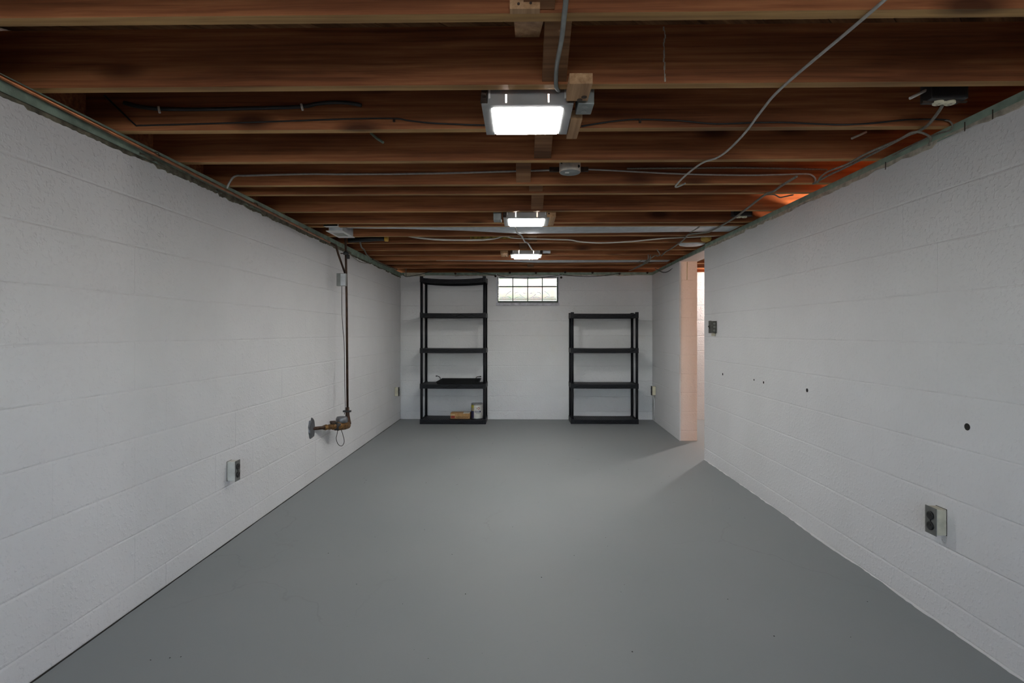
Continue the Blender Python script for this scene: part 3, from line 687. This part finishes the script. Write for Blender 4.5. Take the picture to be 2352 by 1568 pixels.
# ------------------------------------------------------------------ outlets and switch boxes
def outlet(name, label, side, xw, y0, y1, z0, z1, dep, boxm, platem, socketm, cat='outlet', kind='duplex'):
    """side=+1: box stands off a wall at +x and faces -x"""
    t = thing(name, label, cat, (xw, (y0 + y1) / 2, z0)); hy = (y1 - y0) / 2; hz = z1 - z0; s = -side
    def X(a): return s * a
    b = MB(); b.box(min(X(0), X(dep)), max(X(0), X(dep)), -hy, hy, 0, hz, bevel=.004); b.build('box', boxm, t)
    b = MB(); b.box(min(X(dep), X(dep + .003)), max(X(dep), X(dep + .003)), -hy - .002, hy + .002, -.003, hz + .003, bevel=.0014); pl = b.build('cover_plate', platem, t)
    if kind == 'duplex':
        for zc in (hz * .3, hz * .7):
            pr = [(.0172, 0), (.0172, .004), (.015, .0055)]
            ob = MB(); ob.lathe([(r_, X(dep + .003 + h_)) for r_, h_ in pr], (0, 0, zc), 20, 'x'); so = ob.build('receptacle', socketm, t)
            for yy in (-.006, .006): MB().box(min(X(dep + .008), X(dep + .0092)), max(X(dep + .008), X(dep + .0092)), yy - .0011, yy + .0011, zc - .001, zc + .008).build('slot', 'dark', so)
        MB().lathe([(.003, X(dep + .002)), (.003, X(dep + .005))], (0, 0, hz / 2), 10, 'x').build('screw', 'dark', t)
    else:
        MB().box(min(X(dep + .003), X(dep + .018)), max(X(dep + .003), X(dep + .018)), -.004, .004, hz * .48, hz * .6, bevel=.001).build('toggle', 'socket', t)
        MB().box(min(X(dep + .002), X(dep + .005)), max(X(dep + .002), X(dep + .005)), -.006, .006, hz * .36, hz * .64).build('toggle_slot', 'dark', t)
        for zc in (hz * .2, hz * .5, hz * .78): MB().lathe([(.0095, -.0015), (.0095, .001), (.004, .001)], (X(dep * .45), -hy, zc), 14, 'y').build('knockout', 'plate', t)
        MB().box(min(X(.004), X(dep * .7)), max(X(.004), X(dep * .7)), -.012, .012, -.028, 0, bevel=.002).build('conduit_stub', 'cream', t)
    MB().box(min(X(0), X(.001)), max(X(0), X(.001)), -hy - .0008, hy + .0008, -.0008, hz + .0008).build('gasket', 'dark', t)
    return t
outlet('wall_outlet', 'surface wall outlet with black sockets and yellowed box on right wall', 1, XR, 2.195, 2.2515, .358, .461, .04, 'cream', 'plate', 'socket')
outlet('wall_outlet', 'surface wall outlet on left wall below the copper pipe', -1, XL, 3.006, 3.055, .34, .447, .045, 'boxpaint', 'plate', 'socket')
outlet('wall_outlet', 'small wall outlet on left wall near the back corner', -1, XL, 7.03, 7.09, .345, .455, .045, 'cream', 'black', 'socket')
outlet('wall_outlet', 'small wall outlet in the back right corner beside the short shelf', 1, 1.735, 7.13, 7.19, .352, .465, .045, 'ivory', 'black', 'socket')
outlet('light_switch', 'dark bronze surface light switch by the doorway edge', 1, XR, 4.748, 4.81, 1.157, 1.258, .045, 'bronze', 'bronze', 'socket', 'switch', 'toggle')
MB().tube([(1.733, 7.2, .355), (1.735, 7.2, .02)], .006, 8).build('conduit', 'wall')
tag(bpy.data.objects['conduit'], 'thin painted conduit below the corner outlet', 'conduit')
# drilled holes in the right wall
for px, py, r in ((1660, 859, .01), (1732, 872, .007), (1754, 878, .009), (1854, 896, .0115), (2222, 980, .0135)):
    p = PX(px, py, XR); MB().lathe([(r, -.0012), (r * .9, .002), (r * .9, .004)], p, 14, 'x').build('drilled_hole', 'dark', wr)

def ceil_outlet(p, label, up):
    t = thing('ceiling_outlet', label, 'outlet', p, 'outlets hanging between the joists')
    MB().box(-.063, .063, -.028, .028, .004, .075, bevel=.003).build('box', 'black', t)
    b = MB(); b.box(-.014, .014, -.006, .006, -.004, .004)
    for s in (-1, 1): b.lathe([(.017, .004), (.017, -.004), (.014, -.006)], (s * .0205, 0, 0), 20)
    r_ = b.build('receptacle', 'ivory', t)
    for s in (-1, 1):
        for u in (-.005, .005): MB().box(s * .0205 - .004, s * .0205 + .004, u - .001, u + .001, -.0065, -.0055).build('slot', 'ink', r_)
    MB().box(-.075, .078, -.004, .004, .0, .006).build('bracket', 'rust', t)
    if up: MB().tube([(-.06, 0, .045), (-.118, 0, .016)], .005, 8).build('cable_end', 'cablewhite', t)
    return t
q = PZ(2168, 236, ZJ - .002); ceil_outlet((q.x, q.y, ZJ - .002), 'ivory ceiling outlet in black box near the right wall, nearer one', True)
q = PZ(1703, 498, ZJ - .002); ceil_outlet((q.x, q.y, ZJ - .002), 'ivory ceiling outlet farther back by the right wall, half hidden by a cable', False)
# round junction box
q = PZ(1309, 396, ZJ - .002)
t = thing('round_junction_box', 'round stained junction box with grey cover hanging between joists', 'junction box', (q.x, q.y, ZJ - .002))
b = MB(); b.lathe([(.052, 0), (.0535, .003), (.053, .06), (.03, .062)], (0, 0, 0), 28); b.build('body', 'porcelain', t)
MB().lathe([(.0495, -.003), (.0515, -.001), (.0515, .001)], (0, 0, 0), 28).build('cover', 'galvdark', t)
MB().box(-.025, -.005, -.016, .0, -.0042, -.0028).build('paper_label', 'white', t)
for a in (-.9, .15, .8): MB().lathe([(.0075, -.001), (.0075, .002)], (.054 * math.sin(a), -.054 * math.cos(a), .04 if a < .5 else .02), 10, 'y').build('knockout', 'dark', t)
b = MB(); b.box(-.1, .1, .056, .062, .02, .045); b.build('hanger_bar', 'rust', t)

# ------------------------------------------------------------------ cables and conduits
def cable(name, label, pts, r, m, cat='cable', sub=5, seg=8, group=None):
    o = MB().tube(pts, r, seg, sub=sub).build(name, m); return tag(o, label, cat, group)
zc = ZJ - .007
def Zs(l, z=zc): return [PZ(a, b, z) for a, b in l]
def Ys(l, y): return [PY(a, b, y) for a, b in l]
yf1 = 1.866
cable('flexible_conduit', 'grey armoured conduit dropping into the nearest ceiling light', [PZ(1304, -60, ZJ - .009), PZ(1299, 10, ZJ - .009), PZ(1296, 36, ZJ - .008), PZ(1290, 90, ZJ), PY(1279, 150, 1.69), PY(1277, 190, 1.768), PZ(1279, 203, ZJ - .009), PY(1284, 208, yf1 + .004)], .0068, 'galvdark', 'conduit')
cable('loose_cable', 'light grey cable crossing under the joists diagonally, hooked at its end', Zs([(2090, -50), (2032, 0), (1960, 62), (1795, 202), (1748, 256), (1712, 304), (1672, 345), (1645, 363), (1617, 372), (1590, 390), (1566, 411), (1552, 427)]) + [PZ(1556, 429, zc - .004), PZ(1574, 421, zc)], .0045, 'cable')
cable('aged_cable', 'aged cable from the nearer ceiling outlet running along the right wall', [PZ(2166, 240, ZJ - .003)] + Zs([(2152, 262), (2130, 288), (2108, 302), (2080, 313), (2010, 350), (1940, 385), (1900, 404), (1868, 422)]), .0055, 'cableold')
cable('aged_cable', 'thinner aged cable looping off the green right sill', [PX(2133, 335, XR - .008), PX(2138, 318, XR - .01)] + Zs([(2126, 308), (2108, 303), (2090, 306), (2065, 320), (2030, 335), (1985, 355), (1945, 377), (1905, 392), (1885, 406), (1878, 419)], zc - .012), .0045, 'cableold')
cable('aged_cable', 'short aged cable curling over the right sill near the outlet', [PZ(2170, 276, ZJ + .02), PZ(2182, 279, ZJ + .012), PX(2188, 289, XR - .006), PX(2180, 300, XR - .006), PX(2150, 308, XR - .004), PX(2110, 326, XR - .003), PX(2050, 358, XR - .003)], .003, 'cableold')
yj5 = JY[4] - JT - .006
cable('aged_cable', 'cloth covered cable along a joist from left wall to the round box', [PX(521, 432, XL + .01)] + Ys([(528, 418), (541, 404), (570, 403), (700, 399.5), (800, 400), (1000, 398), (1180, 393), (1250, 391), (1287, 389)], yj5), .0055, 'cable')
cable('aged_cable', 'cloth covered cable along a joist from the round box to right wall', Ys([(1332, 388), (1400, 391), (1560, 399), (1700, 402), (1780, 401), (1850, 399), (1866, 403), (1873, 411)], yj5) + [PZ(1872, 420, zc)], .0045, 'cable')
cable('aged_cable', 'fainter cable above the round box line on the same joist', Ys([(1440, 387), (1560, 386), (1700, 385), (1860, 388), (1900, 389)], yj5 - .003), .005, 'cableold')
yj3 = JY[2] - JT - .006
b1 = cable('black_cable', 'thick black cable clipped to the third joist at left', Ys([(285, 236), (320, 245), (366, 250), (450, 251), (560, 249), (690, 245), (730, 238), (770, 235), (805, 237), (830, 242)], yj3 - .004), .0075, 'black')
for px, py in ((366, 253), (694, 247)):
    p = PY(px, py, yj3 - .012); MB().tube([p + Vector((-.004, 0, .014)), p + Vector((.004, -.004, -.012))], .0045, 8).build('cable_clip', 'cablewhite', b1)
b2 = cable('black_cable', 'thin black wire stapled along the third joist, left of the light', Ys([(240, 219), (272, 250), (310, 286), (320, 288), (400, 286), (600, 280), (800, 273), (905, 272), (940, 277), (1000, 283), (1100, 287), (1180, 288)], yj3), .0032, 'black')
b3 = cable('black_cable', 'thin black wire stapled along the third joist, right of the light', Ys([(1335, 290), (1370, 284), (1420, 277), (1470, 274), (1560, 277), (1640, 284), (1720, 282), (1800, 281), (1920, 286), (2000, 283), (2080, 275), (2150, 274), (2180, 276)], yj3), .0032, 'black')
for o, px, py in ((b2, 905, 275), (b3, 1470, 277)):
    p = PY(px, py, yj3 - .002); MB().box(p.x - .004, p.x + .004, p.y - .006, p.y + .004, p.z - .008, p.z + .006).build('staple', 'rust', o)
cable('aged_cable', 'aged cable dropping from joist level past the farther ceiling outlet', Zs([(1830, 405), (1797, 425), (1775, 440), (1757, 447), (1714, 480), (1689, 499), (1657, 518), (1640, 527), (1626, 533), (1600, 536), (1581, 539), (1568, 552), (1540, 572), (1530, 577), (1519, 587)]), .0065, 'cableold')
cable('aged_cable', 'small loop of cable hanging from the joist near the orange glow', Zs([(1757, 447), (1778, 447), (1790, 453), (1800, 452), (1822, 447)], ZJ + .0), .004, 'cableold')
for i, (pts, lb) in enumerate((([(1509, 573), (1515.5, 584), (1510, 588), (1504, 587), (1490, 597), (1474, 610), (1445, 622)], 'hooked cable in the bundle above the back right corner'),
                              ([(1489, 585), (1487, 598), (1470, 609), (1456, 616)], 'left strand of the cable bundle near the back right corner'),
                              ([(1494, 586), (1491, 600), (1478, 607), (1462, 615)], 'right strand of the cable bundle near the back right corner'))):
    cable('aged_cable', lb, Zs(pts, ZJ - .012 - .013 * i), .0055, 'cableold')
cable('white_cable', 'white cable sagging in a long curve behind the large duct', Ys([(900, 533), (937, 541.5), (971, 547), (1022, 550.5), (1094, 551), (1119, 549.5), (1138, 547.5), (1156, 542.5), (1166, 543.5), (1180, 546.5), (1218, 548), (1270, 549.5), (1310, 551), (1333, 555), (1382, 557.5), (1453, 554), (1520, 547.5), (1569, 545), (1665, 540.5)], 4.8), [.0085] * 6 + [.006] * 13, 'cablewhite')
cable('aged_cable', 'crooked cable between the middle and farthest ceiling lights', Zs([(1184, 521), (1186, 528), (1188, 535), (1198, 541.5), (1205.5, 554.5), (1212, 558), (1218.5, 567.5), (1222.5, 573.5), (1228, 575.5)], ZJ - .012), .006, 'cable')
cable('aged_cable', 'short cable hanging in front of the back left corner', Ys([(932, 596), (935, 605), (932.5, 622), (933, 636)], 7.25), .006, 'cableold')
cable('aged_cable', 'dark wire drooping on the sill above the tall shelf unit', Ys([(925, 630), (933, 635), (950, 633), (966, 630), (980, 626), (992, 622)], YB - .012), .004, 'black')
cable('aged_cable', 'dark wire along the sill left of the window', Ys([(1068, 617), (1090, 623), (1110, 627), (1138, 632)], YB - .012), .004, 'black')
cable('aged_cable', 'dark wire sagging across the top of the window', Ys([(1141, 631), (1160, 636), (1185, 638.5), (1210, 639.5), (1235, 638.5), (1262, 635), (1290, 631)], YB - .014), .0035, 'black')
cable('aged_cable', 'dark wire drooping right of the window', Ys([(1293, 631), (1320, 633.5), (1350, 635), (1385, 633), (1425, 627)], YB - .012), .0035, 'black')
cable('aged_cable', 'dark wire looping below the sill over the doorway stub wall', [PX(a, b_, 1.71) for a, b_ in ((1501, 612), (1508, 618), (1522, 625), (1535, 623), (1551, 611), (1563, 599.5))], .005, 'black')
cable('aged_cable', 'thin wire hanging against the upper left wall', [PX(a, b_, XL + .02) for a, b_ in ((796, 578), (808, 588), (822, 598), (834, 603), (850, 603.5), (856, 602))], .003, 'cableold')
cable('aged_cable', 'pale cable hanging off the joists by the left wall', [PZ(827, 553, ZJ), PZ(830, 567, ZJ - .004), PX(836, 573, XL + .12), PX(842, 584, XL + .06), PX(849, 591, XL + .03)], .007, 'cableold')
cable('black_cable', 'black pipe insulation strip along the back left sill', [PX(a, b_, XL + .03) for a, b_ in ((856, 595), (870, 602), (890, 611), (912, 619))], .009, 'grime', 'cable')
for i, (px, py) in enumerate(((1171, 626), (1231, 626.5), (1289, 637), (1298, 625), (1046, 628), (1361, 626), (1423, 628.5), (1487, 626), (1138, 634))):
    p = PY(px, py, YB - .012); o = MB().lathe([(.008, .013), (.015, .008), (.014, -.006), (.006, -.014)], p, 9, 'z').build('sill_clip', 'rust'); 
    tag(o, ['dark sill clip above the leftmost glass block', 'dark sill clip above the third glass block', 'dark clip at the upper right corner of the window', 'dark clip on the green sill just right of the window', 'dark sill clip above the tall shelf unit', 'dark sill clip above the left post of the short shelf unit', 'dark sill clip above the right half of the short shelf unit', 'dark sill clip in the back right corner', 'dark clip at the upper left corner of the window'][i], 'clip', 'clips along the back sill')

rr = random.Random(8); a = MB()
for k in range(14):      # whitish drip mark on the second joist
    p = PY(1526 + rr.uniform(-1.5, 1.5), 66 + k * 9, JY[1] - JT); a.box(p.x - rr.uniform(.001, .0035), p.x + rr.uniform(.001, .0035), p.y - .0006, p.y, p.z - .0066, p.z + .0066)
a.build('drip_mark', 'mortar', ce)
cable('cable_stub', 'short dark green rod poking from the fourth joist', [PY(852, 306, JY[3] - JT - .002), PY(866, 318, JY[3] - JT - .03), PY(880, 327, JY[3] - JT - .06)], .006, 'green', 'rod', sub=0)
cable('cable_stub', 'short cream cable end by the fourth joist near the right wall', [PY(1990, 303, JY[3] - JT - .02), PY(1956, 318, JY[3] - JT - .02)], .005, 'cablewhite', sub=0)

# ------------------------------------------------------------------ ducts, register, pipes at the back
def ell(x, yc, zc_, ry, rz, n=24):      # flattened oval
    f = lambda v: math.copysign(abs(v) ** .45, v)
    return [Vector((x, yc + ry * f(math.cos(2 * math.pi * k / n)), zc_ + rz * f(math.sin(2 * math.pi * k / n)))) for k in range(n)]
def duct(name, label, secs, bands=()):
    t = thing(name, label, 'duct', (0, secs[0][1], ZJ))
    def sec(x, y0, y1, zb): return [p - Vector((0, secs[0][1], ZJ)) for p in ell(x, (y0 + y1) / 2, zb + .075, (y1 - y0) / 2, .075)]
    MB().loft([sec(*s) for s in secs]).build('duct_body', 'galv', t)
    for x, y0, y1, zb in bands:
        MB().loft([sec(x - .006, y0 - .003, y1 + .003, zb - .003), sec(x + .006, y0 - .003, y1 + .003, zb - .003)]).build('band', 'galvdark', t)
j9n = JY[9] - JT
duct('air_duct', 'large galvanized air duct running across behind the middle light', [(-1.34, JY[8] + .005, JY[8] + .05, ZJ + .0), (-.9, JY[8] + .005, JY[8] + .09, ZJ), (-.45, JY[8] + .005, JY[8] + .2, ZJ), (.0, JY[8] + .005, j9n - .045, ZJ - .004), (.55, JY[8] + .005, j9n - .05, ZJ - .002), (1.35, JY[8] + .005, j9n - .09, ZJ), (1.66, JY[8] + .005, j9n - .09, ZJ), (1.70, JY[8] + .03, j9n - .11, ZJ + .02)],
     [(1.36, JY[8] + .005, j9n - .09, ZJ)])
duct('air_duct', 'slim galvanized air duct behind the farthest light', [(-.95, JY[13] + .005, JY[13] + .03, ZJ + .0), (-.3, JY[13] + .005, JY[13] + .12, ZJ), (.2, JY[13] + .005, JY[14] - JT - .08, ZJ - .004), (1.2, JY[13] + .005, JY[14] - JT - .08, ZJ - .002), (1.66, JY[13] + .005, JY[14] - JT - .1, ZJ)],
     [(1.34, JY[13] + .005, JY[14] - JT - .09, ZJ), (1.40, JY[13] + .005, JY[14] - JT - .09, ZJ)])
q = PZ(1589, 562.3, ZJ - .004)
t = thing('round_duct_boot', 'round galvanized duct end facing down near the doorway', 'duct', (q.x, q.y, ZJ))
MB().lathe([(.02, -.012), (.08, -.01), (.112, -.002), (.12, .01), (.12, .15)], (0, 0, 0), 28).build('boot', 'galv', t)
# register at the left
t = thing('vent_register', 'white air vent register hanging by the left wall', 'vent', (-1.425, 4.33, H + .775))
MB().box(-.066, .066, -.152, .152, 0, .005, bevel=.002).build('face_plate', 'white', t)
MB().box(-.04, .04, -.06, .06, -.0012, .001).build('grille', 'plate', t)
for i in range(7): MB().box(-.04, .04, -.055 + i * .017, -.051 + i * .017, -.003, -.0005).build('louvre', 'boxpaint', t)
MB().box(-.05, .055, -.13, .14, .005, .075).build('boot', 'galv', t)
MB().box(-.066, .04, -.2, -.14, .03, .05).build('flange', 'white', t)
MB().box(-.066, .04, -.2, -.197, .03, .075).build('flange', 'white', t)
tag(MB().tube([PY(800, 552, 4.78), PY(840, 550, 4.78), PY(884, 547.5, 4.78)], .02, 12).build('black_pipe', 'black'), 'short black pipe between joists with ochre cap, by left wall', 'pipe')
p = PY(887, 547.5, 4.78); MB().lathe([(.027, -.012), (.027, .016)], p, 14, 'x').build('cap', 'yellow', bpy.data.objects['black_pipe'])
p = PY(1622, 550, 4.9); o = MB().lathe([(.01, -.02), (.04, -.012), (.05, .01), (.03, .04)], p, 9).build('foam_lump', 'clod'); tag(o, 'yellow foam lump in the joist bay by the right wall', 'foam')
a, b_ = PY(1080, 548, JY[10] - JT - .004), PY(1180, 541, JY[10] - JT - .004)
tag(MB().box(a.x, b_.x, JY[10] - JT - .006, JY[10] - JT, a.z, b_.z + .02).build('printed_strip', 'print'), 'yellow printed strip on a joist face behind the duct', 'strip')

# ------------------------------------------------------------------ copper pipe, riser and meter on the left wall
P = Vector((-1.505, 4.43, 1.866)); xv, yv = -1.50, 4.69
def riser_at(py): return PY(793, py, yv)
t = thing('copper_pipe', 'copper pipe along the top of the left wall, bending down to the riser', 'pipe', (XL, 4.43, 1.86))
L0 = Vector(t.location)
PA = PX(0, 176, XL + .022); dr = (P - PA)
MB().tube([v - L0 for v in (PA + Vector((0, -1.6, 0)), PA, PA.lerp(P, .97))], .0075, 12).build('pipe_run', 'copper', t)
MB().tube([v - L0 for v in (PA.lerp(P, .96), P + Vector((0, .02, 0)), P + Vector((0, .04, -.02)), P.lerp(Vector((xv, yv - .02, 1.662)), .3), Vector((xv, yv - .02, 1.662)))], [.0075, .0095, .0095, .0085, .0085], 12).build('pipe_drop', 'brownpipe', t)
for k in (.25, .55, .8):
    c_ = PA.lerp(P, k); MB().tube([c_ - L0 + Vector((-.012, 0, .013)), c_ - L0 + Vector((-.006, 0, .014)), c_ - L0 + Vector((.008, 0, .011)), c_ - L0 + Vector((.011, 0, -.004))], .002, 6).build('pipe_hook', 'rust', t)
t = thing('riser_pipe', 'dark vertical riser pipe standing off the left wall', 'pipe', (xv, yv, .42)); L0 = Vector(t.location)
zt = PY(786, 553, yv).z
MB().tube([Vector((xv - .004, yv, zt + .12)) - L0, Vector((xv - .002, yv, zt)) - L0, Vector((xv + .006, yv, 1.5)) - L0, Vector((xv + .014, yv, .522)) - L0], .0098, 12).build('pipe', 'brownpipe', t)
zc1 = PY(788, 582, yv).z
MB().lathe([(.02, -.012), (.024, -.004), (.024, .006), (.016, .016)], (0, 0, zc1 - .42), 12).build('coupling', 'black', t)
MB().box(-.045, .03, -.006, .006, zc1 - .42 - .003, zc1 - .42 + .004).build('clamp', 'rust', t)
MB().box(.008, .03, -.012, .012, zc1 - .42 - .045, zc1 - .42 - .01).build('clamp_tail', 'black', t)
cable('ground_wire', 'thin black wire running down beside the riser pipe', [Vector((xv - .028, yv - .02, 1.66)), Vector((xv - .026, yv - .02, 1.3)), Vector((xv - .008, yv - .02, 1.05)), Vector((xv - .003, yv - .018, .7)), Vector((xv + .0, yv - .016, .52)), Vector((xv - .008, yv - .018, .46))], .0026, 'black', 'wire')
# grey box on the riser
a, b_ = PY(775, 657, yv - .03), PY(796, 628, yv - .03)
t = thing('meter_box', 'small grey steel box mounted on the riser pipe', 'box', ((a.x + b_.x) / 2, yv - .03, a.z)); w = (b_.x - a.x) / 2; hz = b_.z - a.z
MB().box(-w, w, -.025, .012, 0, hz, bevel=.003).build('box', 'galvdark', t)
MB().box(-w * .1, w * .96, -.028, -.025, hz * .03, hz * .97, bevel=.001).build('cover', 'galv', t)
# wall patch + meter assembly
pc = PX(714, 985, XL)
t = thing('water_meter', 'brass water meter assembly reaching out of the left wall', 'water meter', (xv, yv, .41)); L0 = Vector(t.location)
rr = random.Random(5); ring = []; n = 22
for k in range(n):
    a = 2 * math.pi * k / n; r_ = 1 + rr.uniform(-.16, .16); ring.append((r_ * .052 * math.cos(a), r_ * .078 * math.sin(a)))
b = MB(); b.loft([[Vector((XL + .0, pc.y + u, pc.z + v)) - L0 for u, v in ring], [Vector((XL + .012, pc.y + u * .95, pc.z + v * .95)) - L0 for u, v in ring], [Vector((XL + .014, pc.y + u * .7 + .008, pc.z + v * .8)) - L0 for u, v in ring]], smooth=False); b.build('mortar_patch', 'steel', t)
E0 = Vector((XL, pc.y + .01, pc.z)); E1 = Vector((xv + .005, yv - .06, .374))
def L(k): return E0.lerp(E1, k) - L0
MB().tube([L(0), L(.32), L(.34), L(.5)], [.0135, .0135, .0165, .0165], 14).build('stub_pipe', 'brownpipe', t)
MB().tube([L(.36), L(.4), L(.405), L(.44), L(.45), L(.56), L(.6)], [.019, .019, .023, .023, .019, .023, .017], 8).build('union_nut', 'brass', t)
MB().tube([L(.58), L(.64), L(.7), L(.78)], [.02, .027, .022, .026], 14).build('valve_body', 'brass', t)
MB().tube([L(.63) + Vector((0, 0, .02)), L(.63) + Vector((0, 0, .045))], [.02, .024], 12).build('valve_bonnet', 'rust', t)
MB().tube([L(.74) + Vector((.0, -.01, -.03)), L(.78) + Vector((.01, -.012, .03))], [.024, .026], 12).build('ring_clamp', 'black', t)
MB().tube([L(.72), L(.86), L(1.0), L(1.12)], [.034, .036, .036, .03], 16).build('meter_body', 'brass', t)
c_ = L(.92)
MB().lathe([(.045, .028), (.048, .034), (.048, .062), (.04, .076), (.012, .08)], c_, 20).build('meter_register', 'steel', t)
MB().tube([L(1.06), L(1.1) + Vector((.01, .02, .01)), Vector((xv + .014, yv, .45)) - L0, Vector((xv + .014, yv, .52)) - L0], [.017, .018, .018, .014], 12).build('elbow', 'brownpipe', t)
MB().box(-.02, .045, -.02, .01, .07, .084).build('bracket', 'black', t)
cable('loop_wire', 'black wire loop dangling below the water meter', [v + L0 for v in (L(.8) + Vector((0, -.01, -.03)), L(.76) + Vector((-.0, -.0, -.075)), L(.74) + Vector((0, 0, -.1)), L(.78) + Vector((0, 0, -.14)), L(.86) + Vector((0, 0, -.165)), L(.95) + Vector((0, 0, -.165)), L(1.0) + Vector((0, 0, -.135)), L(.97) + Vector((0, 0, -.09)), L(.9) + Vector((0, 0, -.03)))], .0026, 'black', 'wire')

# ------------------------------------------------------------------ ragged paint edges and floor specks
def ragged_floor(parent, axis, x, y0, y1, sgn, wd, m, seed, name):
    rr = random.Random(seed); n = int((y1 - y0) / .025); vs, fs = [], []; d = wd * .5
    for i in range(n + 1):
        y = y0 + (y1 - y0) * i / n; d = min(max(d + rr.uniform(-.3, .3) * wd, .1 * wd), wd)
        vs += [(x, y, 0), (x, y, .004), (x + sgn * d, y, .0015), (x + sgn * d, y, 0)]
    for i in range(n):
        for k in range(3): fs.append((i * 4 + k, i * 4 + k + 1, i * 4 + 5 + k, i * 4 + 4 + k))
    b = MB(); b.faces(vs, fs); return b.build(name, m, parent)
ragged_floor(wl, 'x', XL, .7, YB, 1, .0045, 'dark', 21, 'floor_gap')
ragged_floor(wr, 'x', XR, .7, YD0 - .01, -1, .016, 'wall', 22, 'paint_lip')
b = MB()
for i in range(90):
    x, y = R.uniform(-1.4, 1.5), 1.6 + 5.2 * R.random() ** 1.4; s = R.uniform(.0012, .004); a = R.uniform(0, 3); u, v = s * math.cos(a), s * math.sin(a)
    b.faces([(x + u, y + v, .0), (x - v, y + u, 0), (x - u, y - v, 0), (x + v * .6, y - u * .6, 0), (x, y, s * .6)], [(0, 1, 4), (1, 2, 4), (2, 3, 4), (3, 0, 4)])
o = b.build('floor_specks', 'dark'); tag(o, 'tiny dark specks of grit scattered on the grey floor', 'grit'); o['kind'] = 'stuff'
